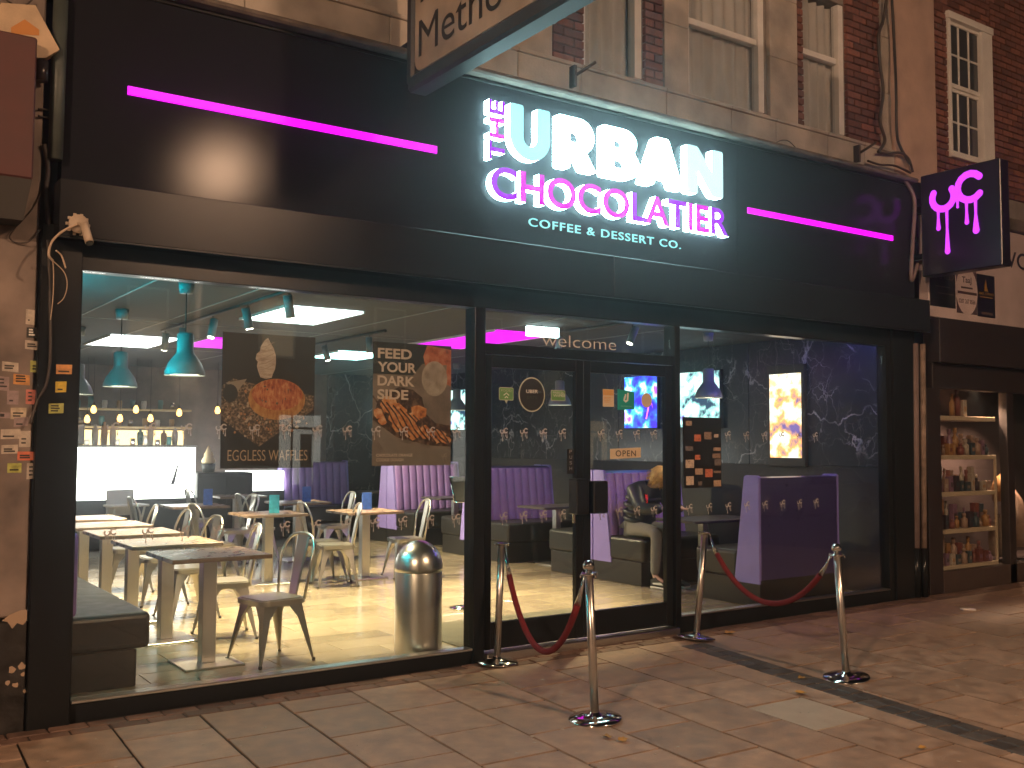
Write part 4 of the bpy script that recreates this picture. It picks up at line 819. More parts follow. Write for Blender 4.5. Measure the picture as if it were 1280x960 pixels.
# ---- steel chairs
def make_chair():
    t = empty('steel_chair', label='x', cat='chair'); sw_ = .19; sh = .45
    b = MB(); poly = rrect(-sw_, sw_, -sw_, sw_, .06)
    b.prism(poly, sh-.036, sh-.002, 'XY'); b.prism(rrect(-sw_+.02, sw_-.02, -sw_+.02, sw_-.02, .05), sh-.002, sh+.006, 'XY'); b.build('seat', galv, t)
    for sx in (-1, 1):
        for sy in (-1, 1):
            b = MB(); px_, py_ = sx*(sw_-.035), sy*(sw_-.035); qx, qy = sx*(sw_+.035), sy*(sw_+.035)
            # folded sheet leg: wide at the seat, narrow at the foot
            rings = []
            for k in range(5):
                f = k/4; z = (sh-.03)*(1-f); cx, cy_ = px_+(qx-px_)*f, py_+(qy-py_)*f; w_ = .072*(1-f)+.014*f
                if k == 0: w_ = .12
                rings.append([b.b.verts.new(p) for p in ((cx, cy_, z), (cx-sx*w_, cy_, z), (cx-sx*w_, cy_-sy*.006, z), (cx-sx*.006, cy_-sy*.006, z), (cx-sx*.006, cy_-sy*w_, z), (cx, cy_-sy*w_, z))])
            for A, B_ in zip(rings, rings[1:]):
                for i in range(6): b.b.faces.new((A[i], A[(i+1) % 6], B_[(i+1) % 6], B_[i]))
            b.b.faces.new(rings[-1]); b.build('leg', galv, t)
            MB().lathe([(.0, 0), (.012, 0), (.014, .02), (0, .022)], (qx-sx*.005, qy-sy*.005, 0), 8).build('foot', mat('rubber', (.02, .02, .02), .8), t)
    # back: +X side
    path = [(.165, -.17, sh-.01), (.18, -.185, sh+.1), (.195, -.198, sh+.2)]
    for i in range(25):
        a = math.pi*i/24; c_ = math.cos(a); yv = -.2*math.copysign(abs(c_)**.75, c_); s = math.sin(a)**.8
        path.append((.205+.062*s, yv, sh+.27+.175*s))
    path += [(.195, .198, sh+.2), (.18, .185, sh+.1), (.165, .17, sh-.01)]
    MB().tube(path, .0115, 10).build('back_hoop', galv, t)
    b = MB(); n = 6; rows = []
    for k in range(n):
        f = k/(n-1); z = sh+.0+f*.44; x = .172+.093*f; hw = .052+.026*f
        rows.append([b.b.verts.new((x+dx, yv, z)) for dx in (0, .004) for yv in (-hw, -hw*.8, hw*.8, hw)])
        for i_, v in enumerate(rows[-1]): v.co.x += (.006 if i_ % 4 in (0, 3) else 0)
    for A, B_ in zip(rows, rows[1:]):
        for q in ((0, 1), (1, 2), (2, 3)): b.b.faces.new((A[q[0]], A[q[1]], B_[q[1]], B_[q[0]])); b.b.faces.new((A[q[0]+4], A[q[1]+4], B_[q[1]+4], B_[q[0]+4]))
    b.build('back_splat', galv, t)
    for s in (-1, 1): MB().tube([(-.155*s, -.155, sh-.06), (.155*s, .155, sh-.07-.006*s)], .007, 6).build('cross_brace', galv, t)
    return t
chr_ = make_chair()
def put_chair(x, y, rz, lbl, first=[True]):
    t = chr_ if first[0] else copy_tree(chr_); first[0] = False
    t.location = (x, y, FZ); t.rotation_euler.z = R(rz+random.uniform(-9, 9)); tag(t, lbl, group='steel cafe chairs'); return t
for (x, y, rz), l_ in zip(((2.78, .66, 4), (2.80, 1.72, -3), (2.82, 2.78, 5), (2.84, 3.75, 0), (2.80, 4.75, -6)), ('steel chair at the bench table beside the window', 'steel chair at the second bench table from the window', 'steel chair at the third bench table from the window', 'steel chair at the fourth bench table from the window', 'steel chair at the fifth bench table from the window')): put_chair(x, y, rz, l_)
CH = [(4.80, 3.95, -8, 'steel chair turned to the centre table with cyan menu card, back to the booths'), (3.72, 4.75, 176, 'steel chair on the bench side of the table with cyan menu card'), (4.86, 4.42, 178, 'steel chair on the bench side of the table with food menu card'), (5.82, 4.2, -4, 'steel chair between the booths and the table with food menu card'), (3.5, 6.5, 182, 'steel chair on the bench side of the table before the black cabinet'), (4.5, 6.35, 2, 'steel chair on the booth side of the table before the black cabinet'), (4.9, 6.6, 183, 'steel chair on the bench side of the table before the lit counter'), (5.9, 6.4, -5, 'steel chair on the booth side of the table before the lit counter'), (4.78, 8.4, 180, 'steel chair at the small table against the dark cabinet')]
for x, y, rz, l_ in CH: put_chair(x, y, rz, l_)
# ---- menu cards standing on tables
mcm = [mat('card_blue', (.03, .1, .42), .5, var=.3, vscale=25), mat('card_cyan', (.05, .45, .55), .5, var=.2, vscale=25), mat('card_food', (.35, .2, .1), .5, var=.5, vscale=40)]
for k, (x, y, l_, cm) in enumerate(((4.3, 4.5, 'cyan folded menu card on the centre table', 1), (5.45, 4.5, 'blue and brown menu card on the table facing the booths', 0), (4.15, 6.35, 'blue menu card on the table before the black cabinet', 0), (5.5, 6.4, 'blue menu card on the table before the lit counter', 0))):
    e = empty('menu_card', (x, y, FZ+.7805), R(-20), l_, 'menu card', 'standing menu cards'); MB().prism([(-.05, 0), (.05, 0), (.004, .2), (-.004, .2)], -.055, .055, 'YZ').build('card', mcm[cm], e); MB().box(-.05, .05, -.034, -.031, .09, .16).build('card_picture', mcm[2], e, rot=(R(-12), 0, 0))
# ---- high chair
hc = empty('high_chair', (3.35, 7.2, FZ), R(10), 'white wooden high chair with crossed legs near the lit counter', 'high chair')
wh = mat('highchair_white', (.7, .66, .58), .5)
MB().box(-.24, .24, -.2, .12, .74, .77, .01).build('tray', wh, hc); MB().box(-.18, .18, .14, .17, .62, .95, .01).build('backrest', wh, hc); MB().box(-.17, .17, -.1, .14, .52, .55, .01).build('seat', wh, hc)
for s in (-1, 1): MB().tube([(s*.2, -.22, 0), (s*.18, .14, .74)], .014, 8).build('leg', wh, hc); MB().tube([(s*.19, .22, 0), (s*.19, -.16, .74)], .014, 8).build('leg', wh, hc)

# ---- purple booths along the right wall
BX0, BX1 = 7.55, 8.76
padw = (BX1-BX0-.06)/9
pad = MB(); n = 7; pr = []
for i in range(n): a = math.pi*i/(n-1); pr.append((-padw/2*.98*math.cos(a), -.028*math.sin(a)**.7-.0))
rows = []
for k, (z, sc) in enumerate(((0, .6), (.03, 1), (.35, 1), (.66, 1), (.70, .75), (.715, .3))): rows.append([pad.b.verts.new((u, v*sc, z)) for u, v in pr])
for A, B_ in zip(rows, rows[1:]):
    for i in range(n-1): pad.b.faces.new((A[i], A[i+1], B_[i+1], B_[i]))
po = pad.build('x', vinyl, None, True); padm = po.data; bpy.data.objects.remove(po)
def booth(yb, face, lbl):
    """face=-1: sits facing the street; yb is the rear plane of the back"""
    t = empty('booth_bench', ((BX0+BX1)/2, yb, FZ), 0 if face < 0 else math.pi, lbl, 'booth', ); t['group'] = 'purple booths'
    h = (BX1-BX0)/2
    MB().prism([(-.30, .22), (-.002, .22), (-.002, 1.24), (-.1, 1.25), (-.17, 1.23), (-.26, .56)], -h+.03, h-.03, 'YZ').build('back', mat('booth_shell', (.055, .04, .14), .3, var=.08), t)
    for s in (-1, 1): MB().prism([(-.32, .22), (0, .22), (0, 1.25), (-.02, 1.265), (-.16, 1.265), (-.185, 1.25)], s*h, s*(h-.03), 'YZ').build('end_panel', lilac, t)
    for i in range(9): inst(padm, 'channel_pad', t, (-h+.03+padw*(i+.5), -.272, .52), (1, 1, 1), (R(-7.3), 0, 0))
    MB().box(-h, h, -.86, -.29, .26, .52, .035, 3).build('seat', blk_vinyl, t); MB().box(-h+.01, h-.01, -.82, -.0, 0, .26, .006).build('plinth', blk_vinyl, t)
    return t
booth(.31, 1, 'purple booth bench with its back against the right hand window pane')
booth(2.83, -1, 'purple channelled booth bench with a person sitting on it')
booth(2.85, 1, 'booth bench back to back with the occupied one, facing the counter')
booth(5.45, -1, 'purple channelled booth bench seen through the left door leaf')
booth(5.47, 1, 'booth bench back to back with the one behind the left door leaf')
booth(8.0, -1, 'purple channelled booth bench behind the drizzle poster')
booth(8.02, 1, 'booth bench back to back with the one behind the drizzle poster')
booth(10.0, -1, 'purple booth bench against the back marble wall').location.x = 7.12
# booth between counter and back, nearer the aisle
bt_m = mat('booth_table_dark', (.06, .05, .05), .3)
for y, l_ in ((1.55, 'dark booth table in front of the seated person'), (4.2, 'dark booth table behind the left door leaf'), (6.75, 'dark booth table behind the window bin'), (9.0, 'dark booth table by the back wall')):
    t = empty('booth_table', (8.05, y, FZ), 0, l_, 'table', 'booth tables'); MB().box(-.42, .62, -.3, .3, .73, .76, .006).build('table_top', bt_m, t); MB().box(-.04, .04, -.04, .04, .016, .7295, .003).build('column', brushed, t); MB().box(-.2, .2, -.2, .2, 0, .015, .003).build('base_plate', brushed, t)
# ---- counter, cabinet, back bar
ct = empty('serving_counter', (4.0, 9.2, FZ), 0, 'long serving counter with glowing white front', 'counter')
MB().box(-1.9, .88, 0, .55, 0, .72, .005).build('plinth', blk_vinyl, ct); MB().box(-1.9, .87, .012, .53, .722, 1.49).build('light_box', white_emit, ct); MB().box(-1.92, .89, -.02, .58, 1.492, 1.525, .004).build('counter_top', mat('counter_top_m', (.4, .38, .34), .3), ct)
MB().prism([(.50, .93), (.56, .93), (.62, 1.26), (.61, 1.27)], .006, .0115, 'XZ').build('front_graphic', mat('graphic_grey', (.25, .25, .26), .5), ct)
cb = empty('black_cabinet', (5.33, 9.15, FZ), 0, 'black cabinet beside the glowing counter with a cone model on top', 'cabinet'); MB().box(-.44, .44, 0, .6, 0, 1.1, .01).build('carcass', blk_vinyl, cb)
for s in (-1, 1): MB().box(s*.215-.2, s*.215+.2, -.012, -.001, .06, 1.04, .004).build('door', blk_vinyl, cb)
dc = empty('dessert_counter', (6.08, 9.6, FZ), 0, 'low white lit dessert display left of the far booths', 'counter'); MB().box(-.45, .4, 0, .5, 0, .78, .005).build('plinth', blk_vinyl, dc); MB().box(-.44, .39, .01, .49, .782, 1.1).build('light_box', white_emit, dc)
cone = empty('cone_model', (5.12, 9.35, FZ+1.1), 0, 'cream soft ice cream model in a dark pot on the black cabinet', 'ornament')
MB().lathe([(0, 0), (.09, 0), (.11, .14), (0, .14)], n=14).build('pot', dk, cone); MB().lathe([(0, .141), (.1, .141), (.11, .18), (.07, .25), (.075, .28), (.04, .34), (.02, .4), (0, .42)], n=14).build('swirl', mat('swirl_cream', (.65, .5, .28), .6), cone)
bb = empty('back_bar', (4.0, 10.2, FZ), 0, 'back bar shelves with cups and jars lit warm behind the counter', 'shelf')
MB().box(-1.8, 1.2, -.3, .28, 0, 1.1, .01).build('base_unit', blk_vinyl, bb); sh_m = mat('bar_shelf', (.5, .36, .18), .5)
for z in (1.5, 1.82, 2.1): MB().box(-1.6, 1.1, .0, .28, z-.03, z, .004).build('shelf', sh_m, bb)
MB().box(-1.55, 1.05, .255, .275, 1.52, 1.76).build('back_light', emis('bar_glow', (1, .72, .32), 3), bb)
cupm = [mat('cup_white', (.7, .66, .58), .4), mat('cup_teal', (.05, .2, .2), .4), mat('cup_amber', (.4, .2, .05), .3), mat('cup_steel', (.6, .58, .55), .25, 1)]
k = 0
for z, zl in ((1.5, 'lower'), (1.82, 'middle'), (2.1, 'upper')):
    for i in range(12):
        x = 2.5+i*.21+random.uniform(-.04, .04); q = random.randrange(4); hh = random.uniform(.1, .2)
        o = MB().lathe([(0, 0), (.035, 0), (.045, hh*.6), (.04, hh), (0, hh)], n=10).build('jar', cupm[q], loc=(x, 10.3, FZ+z+.0005)); tag(o, '%s jar on the %s back bar shelf' % (('white', 'teal', 'amber', 'steel')[q], zl), 'jar', 'jars on the back bar')
cm_ = empty('coffee_machine', (3.0, 9.5, FZ+1.526), 0, 'chrome coffee machine standing on the glowing counter', 'coffee machine'); MB().box(-.3, .3, -.1, .2, 0, .32, .03, 2).build('body', cupm[3], cm_); MB().box(-.28, .28, -.09, .18, .321, .36, .01).build('cup_rail', cupm[0], cm_)
for k in range(3): MB().tube([(-.18+.18*k, -.1, .2), (-.18+.18*k, -.16, .16), (-.18+.18*k, -.22, .15)], .014, 8).build('group_handle', dk, cm_)
for k, (x, q, h_) in enumerate(((3.45, 0, .3), (3.58, 2, .34), (3.7, 0, .28), (4.1, 1, .24), (4.25, 0, .3), (4.45, 2, .22), (4.62, 0, .26), (2.62, 2, .3))):
    o = MB().lathe([(0, 0), (.04, 0), (.05, h_*.5), (.045, h_*.8), (.02, h_*.86), (.02, h_), (0, h_)], n=10).build('syrup_bottle', cupm[q], loc=(x, 9.45, FZ+1.526)); tag(o, '%s bottle standing on the glowing counter' % ('white', 'teal', 'amber')[q], 'bottle', 'bottles on the counter')

# ---- menu stand behind the mullion
mst = empty('menu_stand', (5.18, 1.85, FZ), R(-12), 'chrome menu stand with tilted black board inside the doors', 'menu stand')
MB().lathe([(0, 0), (.15, 0), (.15, .012), (.03, .03), (0, .03)], n=28).build('base', steel, mst); MB().tube([(0, 0, .03), (0, 0, 1.1)], .015, 10).build('pole', steel, mst)
bd = MB().box(-.15, .15, -.01, .01, -.12, .14, .003).build('board', MATS['menu_black'], mst, loc=(0, -.05, 1.12), rot=(R(-32), 0, 0))
fr = MB()
for q in (((-.155, 0, -.125), (.155, 0, -.125)), ((.155, 0, -.125), (.155, 0, .145)), ((.155, 0, .145), (-.155, 0, .145)), ((-.155, 0, .145), (-.155, 0, -.125))): fr.tube(q, .007, 8)
fr.build('board_frame', steel, bd)
# ---- steel bin
bc = onZ(521, 815, FZ); bin_ = empty('litter_bin', (3.80, .31, FZ), 0, 'domed brushed steel litter bin standing inside the window', 'bin')
r_ = .178; MB().lathe([(0, 0), (r_*.98, 0), (r_, .015), (r_, .60), (r_*.99, .605), (0, .605)], n=48).build('body', brushed, bin_)
MB().lathe([(0, .606), (r_*1.02, .606), (r_*1.02, .635)]+[(r_*1.015*math.cos(R(a)), .635+.2*math.sin(R(a))) for a in range(8, 90, 8)]+[(0, .836)], n=48).build('dome_lid', brushed, bin_)

# ================================================================== LIGHT FITTINGS INSIDE
WARM = (1, .76, .42)
def pendant(x, y, label, zc=CZ, zb=2.13, energy=75, s=1.):
    t = empty('pendant_lamp', (x, y, zb), 0, label, 'lamp', 'pendant lamps')
    H_ = zc-zb
    MB().lathe([(0, H_-.09), (.05, H_-.09), (.062, H_-.001), (0, H_-.001)], n=20).build('ceiling_rose', lamp_m, t); MB().tube([(0, 0, .33*s), (0, 0, H_-.09)], .005, 6).build('cord', dk, t)
    b = MB(); prof = [(.15, 0), (.148, .03), (.125, .09), (.085, .145), (.066, .17), (.062, .2), (.062, .31), (.05, .325), (.0, .33)]; nn = 28; rings = []
    for r0, h0 in prof: rings.append([b.b.verts.new((r0*s*math.cos(2*math.pi*i/nn), r0*s*math.sin(2*math.pi*i/nn), h0*s)) for i in range(nn)])
    for A, B_ in zip(rings, rings[1:]):
        for i in range(nn):
            try: b.b.faces.new((A[i], A[(i+1) % nn], B_[(i+1) % nn], B_[i])).smooth = True
            except ValueError: pass
    bmesh.ops.remove_doubles(b.b, verts=b.b.verts, dist=1e-5)
    b.build('lamp_shade', lamp_m, t); MB().lathe([(0, .012), (.142*s, .012), (.142*s, .018), (0, .018)], n=28).build('diffuser', emis('lamp_diffuser', (1, .85, .6), 9), t)
    light('lamp_light', 'SPOT', (0, 0, .005), energy, WARM, t, None, spot_size=R(125), spot_blend=.5, shadow_soft_size=.1)
    return t
for y, l_ in ((1.33, 'teal lit bell pendant lamp over the bench table beside the window'), (3.3, 'bell pendant lamp over the third bench table'), (5.1, 'bell pendant lamp over the fifth bench table')): pendant(2.32, y, l_)
pendant(8.1, 1.5, 'bell pendant lamp over the occupied booth', energy=60); pendant(8.1, 4.2, 'bell pendant lamp over the booth behind the left door leaf', energy=40); pendant(8.1, 6.8, 'bell pendant lamp hanging between the two posters', energy=40)
# ceiling light panels
panels = [((3.43, 4.19, 2.1, 3.25), (.85, 1, .97), 6, 'white light panel in the ceiling near the window'), ((2.75, 3.5, 5.6, 6.9), (1, 1, 1), 6, 'white ceiling light panel above the counter approach'), ((3.75, 4.5, 5.2, 6.4), (1, .0, 1), 1.5, 'magenta ceiling light panel beyond the white one'), ((6.0, 6.8, 2.6, 4.6), (1, .0, 1), 1.5, 'magenta ceiling light panel behind the welcome glass'), ((5.7, 6.5, 5.9, 7.0), (.5, 1, .95), 7, 'cyan white ceiling light panel behind the drizzle poster'), ((5.35, 6.0, 8.0, 8.9), (1, .0, 1), 1.5, 'magenta ceiling light panel near the back wall')]
for (a, e, y0, y1), c_, s_, l_ in panels:
    t = empty('ceiling_light_panel', ((a+e)/2, (y0+y1)/2, CZ), 0, l_, 'ceiling light', 'ceiling light panels'); hx, hy = (e-a)/2, (y1-y0)/2
    MB().box(-hx, hx, -hy, hy, -.02, -.001).build('light_face', emis('panel_%.2f_%.2f_%.1f' % (c_[0], c_[1], s_), c_, s_), t)
    for q in ((-hx-.015, -hx-.0005, -hy-.015, hy+.015), (hx+.0005, hx+.015, -hy-.015, hy+.015)): MB().box(*q, -.025, -.001).build('rim', white_p, t)
# exit-like bright box sign behind the transom
bx_ = onY(672, 403, 2.0)
eb = empty('lit_ceiling_box', (onY(677, 408, 2.0).x, 2.0, CZ), 0, 'small bright white box sign hung from the ceiling behind the welcome glass', 'light'); 
zt, zb_ = onY(677, 394, 2.0).z, onY(677, 421, 2.0).z; x0_, x1_ = onY(659, 408, 2.0).x-eb.location.x, onY(697, 408, 2.0).x-eb.location.x
MB().box(x0_, x1_, -.03, .03, zb_-CZ, min(zt, CZ-.02)-CZ, .003).build('light_face', emis('box_sign_white', (.8, 1, .98), 6), eb); MB().tube([(0, 0, -.02), (0, 0, 0)], .01, 6).build('hanger', dk, eb)
# track lighting
def track(x0, y0, x1, y1, label, heads):
    t = empty('track_light', (0, 0, CZ), 0, label, 'track light', 'track lights'); MB().tube([(x0, y0, -.03), (x1, y1, -.03)], .016, 6).build('rail', dk, t)
    for f, tg, en in heads:
        x, y = x0+(x1-x0)*f, y0+(y1-y0)*f; d = (Vector(tg)-Vector((x, y, CZ-.16))).normalized(); c_ = Vector((x, y, -.16))
        hd = MB().tube([c_-d*.09, c_+d*.09], .037, 14).build('spot_head', lamp_m, t); MB().tube([(x, y, -.03), c_], .008, 6).build('stem', steel, t); MB().tube([c_+d*.0905, c_+d*.096], .03, 14).build('spot_lens', emis('spot_lens', (1, .9, .7), 14), hd)
        light('spot_light', 'SPOT', c_+d*.1, en, WARM, t, Vector(tg)-Vector((0, 0, CZ)), spot_size=R(75), spot_blend=.7, shadow_soft_size=.05)
track(3.05, .9, 3.05, 4.6, 'black ceiling track of spotlights beside the white panel', [(.05, (3.6, 1.3, 0), 445), (.3, (3.6, 1.9, 0), 1252), (.55, (2.6, 2.6, .8), 916), (.8, (3.2, 4.2, 0), 1252), (.97, (3.0, 5.2, 0), 1001)])
track(6.6, .9, 6.6, 2.4, 'short black ceiling track of spotlights inside the doors', [(.1, (5.4, 1.2, 0), 750), (.9, (6.0, 2.2, 0), 1082)])
track(5.0, 3.2, 5.0, 7.0, 'black ceiling track of spotlights over the centre tables', [(.1, (4.9, 3.0, 0), 1167), (.4, (5.6, 4.2, 0), 916), (.7, (6.6, 4.5, .6), 1252), (.95, (6.8, 7.0, .8), 1252)])
# filament bulbs above the counter
for i, (px, py) in enumerate(((117, 512), (109, 524), (150, 523), (170, 512), (188, 523), (224, 516), (272, 513))):
    p = onY(px, py, 9.0); t = empty('filament_bulb', (p.x, 9.0, p.z), 0, 'bare warm filament bulb hanging over the glowing counter', 'bulb', 'filament bulbs over the counter')
    MB().lathe([(0, -.055), (.03, -.045), (.042, -.01), (.03, .035), (.015, .06), (0, .06)], n=14).build('bulb', warm_bulb, t); MB().tube([(0, 0, .06), (0, 0, .11)], .016, 8).build('socket', dk, t); MB().tube([(0, 0, .11), (0, 0, CZ-p.z)], .004, 5).build('cord', dk, t)
for i, (px, py) in enumerate(((190, 469.5), (211, 482.5), (129, 480), (158, 492))):
    p = onZ(px, py, CZ-.01); t = MB().lathe([(0, -.012), (.09, -.012), (.09, -.002), (0, -.002)], n=20).build('downlight', emis('downlight', (1, .82, .5), 10), loc=(p.x, min(p.y, 10.2), CZ)); tag(t, 'round warm downlight in the ceiling over the serving counter', 'downlight', 'downlights over the counter')
# dome camera on the ceiling
p = onZ(168, 352, CZ); t = empty('dome_camera', (2.0, .28, CZ), 0, 'small dark dome camera on the ceiling inside the window corner', 'camera'); MB().lathe([(0, -.07), (.03, -.062), (.05, -.03), (.05, -.02), (0, -.02)], n=18).build('dome', dk, t); MB().lathe([(0, -.02), (.06, -.02), (.06, -.001), (0, -.001)], n=18).build('mount', white_p, t)
# coloured led strips of the window reveal
cy_led = emis('cyan_led', (0, .75, .9), 75)
t = MB().box(LX+.005, LX+.03, .3, 2.6, CZ-.34, CZ-.28).build('led_strip', cy_led); tag(t, 'cyan led strip high on the left wall inside the window', 'led strip')
t = MB().box(LX+.004, LX+.02, .165, .18, 1.3, CZ-.36).build('led_strip', cy_led); tag(t, 'upright cyan led strip in the left corner of the window reveal', 'led strip')
vi_led = emis('violet_led', (.25, .18, 1), 60)
t = MB().box(6.9, 9.2, .16, .19, CZ-.05, CZ-.02).build('led_strip', vi_led); tag(t, 'blue violet led strip above the right hand window pane', 'led strip')

# ---- screens on the marble wall
def screen_mat(name, kind):
    M = mat(name, (.01, .01, .01), .2); nt, N, L, b = nodes(M); tc = N.new('ShaderNodeTexCoord'); n = N.new('ShaderNodeTexNoise'); n.inputs['Scale'].default_value = 4; n.inputs['Detail'].default_value = 3; L(tc.outputs['Object'], n.inputs['Vector'])
    r = N.new('ShaderNodeValToRGB'); e = r.color_ramp.elements; cols_ = {'pizza': ((.35, (.15, .1, .3)), (.44, (1, .45, .12)), (.5, (1, .85, .6)), (.56, (1, 1, .97)), (.65, (1, .6, .3))), 'teal': ((.38, (.02, .05, .1)), (.44, (.4, .8, .75)), (.5, (.85, 1, .97)), (.6, (.6, .95, .9)), (.66, (.2, .15, .5))), 'blue': ((.4, (.05, .02, .8)), (.48, (.05, .2, 1)), (.53, (.1, .7, 1)), (.58, (.8, 1, 1)), (.66, (.5, .1, .9)))}[kind]
    e[0].position, e[0].color = cols_[0][0], (*cols_[0][1], 1); e[1].position, e[1].color = cols_[-1][0], (*cols_[-1][1], 1)
    for p_, c_ in cols_[1:-1]: q = e.new(p_); q.color = (*c_, 1)
    L(n.outputs[0], r.inputs[0]); L(r.outputs[0], b.inputs['Emission Color']); b.inputs['Emission Strength'].default_value = 2.2; return M
for (y0, y1, z0, z1, kind, l_, fr_) in ((1.16, 1.62, 1.47, 2.44, 'pizza', 'tall portrait screen showing food on the marble wall', (.04, .04, .1, .1)), (2.42, 3.25, 1.84, 2.54, 'teal', 'wall screen with pale teal picture beside the tall portrait screen', (.015,)*4), (3.55, 4.2, 1.84, 2.54, 'blue', 'wall screen with blue picture and pink neon seen through the right door leaf', (.015,)*4), (8.2, 9.0, 1.86, 2.55, 'teal', 'far wall screen showing a dessert beside the mullion', (.015,)*4)):
    t = empty('wall_screen', (RX-.012, (y0+y1)/2, z0), 0, l_, 'screen', 'wall screens'); h = (y1-y0)/2
    MB().box(-.06, -.001, -h-fr_[0], h+fr_[1], -fr_[2], z1-z0+fr_[3], .004).build('screen_body', dk, t); MB().box(-.064, -.0605, -h, h, 0, z1-z0).build('screen_face', screen_mat('screen_'+l_[:9]+kind, kind), t)
    if kind == 'blue':
        nb_ = MB(); nb_.tube([(-.066, -.12, .12), (-.066, -.16, .25), (-.066, -.2, .42), (-.066, -.25, .25), (-.066, -.2, .12), (-.066, -.13, .12)], .008, 6); nb_.build('neon_loop', emis('pink_neon', (1, .15, .5), 4), t)

# ================================================================== SEATED PERSON
def skin(name, V, E_, Rr, mt, parent, root=0, sub=2):
    me = bpy.data.meshes.new(name); me.from_pydata([tuple(v) for v in V], E_, []); me.materials.append(mt); o = bpy.data.objects.new(name, me); link(o, parent)
    o.modifiers.new('skin', 'SKIN'); s_ = o.modifiers.new('sub', 'SUBSURF'); s_.levels = sub; s_.render_levels = sub; o.modifiers['skin'].use_smooth_shade = True
    for i, r in enumerate(Rr):
        d = me.skin_vertices[0].data[i]; d.radius = (r, r) if not isinstance(r, tuple) else r; d.use_root = (i == root)
    return o
ps = empty('person', (7.8, 2.2, FZ), 0, 'fair haired person in dark padded jacket sitting bent over in the booth', 'person')
J = {'pel': (0, .12, .60), 'waist': (.0, .10, .76), 'chest': (.01, .02, .98), 'neck': (.02, -.10, 1.11), 'chin': (.035, -.19, 1.12), 'head': (.04, -.22, 1.19), 'crown': (.04, -.2, 1.27),
     'hL': (-.1, .1, .61), 'kL': (-.14, -.34, .60), 'aL': (-.17, -.33, .12), 'tL': (-.18, -.50, .055), 'hR': (.1, .1, .61), 'kR': (.1, -.36, .60), 'aR': (.08, -.32, .12), 'tR': (.08, -.49, .055),
     'sL': (-.17, .0, 1.05), 'eL': (-.22, -.18, .84), 'wL': (-.1, -.40, .86), 'pL': (-.06, -.47, .86), 'sR': (.19, -.02, 1.05), 'eR': (.24, -.2, .84), 'wR': (.14, -.42, .86), 'pR': (.10, -.48, .86)}
def chain(names, extra=()): return names
skinm = mat('skin', (.5, .3, .22), .55)
order = list(J); V = [J[k] for k in order]; ix = {k: i for i, k in enumerate(order)}
E_ = [(ix[a], ix[b]) for a, b in (('pel', 'waist'), ('waist', 'chest'), ('chest', 'neck'), ('neck', 'chin'), ('chin', 'head'), ('head', 'crown'), ('pel', 'hL'), ('hL', 'kL'), ('kL', 'aL'), ('aL', 'tL'), ('pel', 'hR'), ('hR', 'kR'), ('kR', 'aR'), ('aR', 'tR'), ('chest', 'sL'), ('sL', 'eL'), ('eL', 'wL'), ('wL', 'pL'), ('chest', 'sR'), ('sR', 'eR'), ('eR', 'wR'), ('wR', 'pR'))]
rad = dict(pel=.11, waist=.1, chest=.115, neck=.05, chin=.065, head=.085, crown=.06, hL=.08, kL=.055, aL=.035, tL=.03, hR=.08, kR=.055, aR=.035, tR=.03, sL=.055, eL=.04, wL=.026, pL=.033, sR=.055, eR=.04, wR=.026, pR=.033)
nv = len(V); Rr = [rad[k] for k in order]
for sd, ang in (('L', .3), ('R', -.1)):
    p = Vector(J['p'+sd])
    for f in range(5):
        off = Vector(((f-2)*.015, -.02, 0)) if f < 4 else Vector((.045 if sd == 'L' else -.045, .02, 0)); L_ = (.05, .06, .065, .055, .04)[f]
        a = p+off; b_ = a+Vector((.0, -L_*.5, .004)); c_ = b_+Vector((0, -L_*.4, -.015)); i0 = len(V); V += [tuple(a), tuple(b_), tuple(c_)]; Rr += [.009, .008, .007]; E_ += [(ix['p'+sd], i0), (i0, i0+1), (i0+1, i0+2)]
skin('body', V, E_, Rr, skinm, ps)
jk = mat('padded_jacket', (.018, .02, .024), .45, bump=.3, bscale=30)
def sub(names, edges, rads, name, mt, grow=1.): 
    q = [J[n_] for n_ in names]; return skin(name, q, [(names.index(a), names.index(b)) for a, b in edges], rads, mt, ps)
sub(['waist', 'chest', 'neck', 'sL', 'eL', 'wL', 'sR', 'eR', 'wR', 'pel'], [('waist', 'chest'), ('chest', 'neck'), ('chest', 'sL'), ('sL', 'eL'), ('eL', 'wL'), ('chest', 'sR'), ('sR', 'eR'), ('eR', 'wR'), ('waist', 'pel')], [.165, .185, .09, .1, .08, .055, .1, .08, .055, .15], 'jacket', jk)
# quilting rolls round the jacket
for z, rr, yy in ((.72, .165, .1), (.80, .18, .085), (.88, .19, .06), (.96, .19, .03)): MB().tube([(rr*math.cos(a)*1.08, yy+rr*.82*math.sin(a), z+.02*math.sin(a)) for a in [2*math.pi*i/20 for i in range(21)]], .028, 8, False).build('jacket_quilt', jk, ps)
for sd in 'LR': a_, e_ = Vector(J['s'+sd]), Vector(J['e'+sd]); [MB().lathe([(0, -.03), (.066, -.022), (.078, 0), (.066, .022), (0, .03)], n=12).build('sleeve_quilt', jk, ps, loc=a_.lerp(e_, f), rot=(e_-a_).to_track_quat('Z', 'Y').to_euler()) for f in (.3, .6, .9)]
sub(['pel', 'hL', 'kL', 'aL', 'hR', 'kR', 'aR'], [('pel', 'hL'), ('hL', 'kL'), ('kL', 'aL'), ('pel', 'hR'), ('hR', 'kR'), ('kR', 'aR')], [.12, .1, .075, .05, .1, .075, .05], 'trousers', mat('grey_trousers', (.18, .165, .145), .9, bump=.2))
shoe_m = mat('shoe_black', (.02, .02, .02), .6)
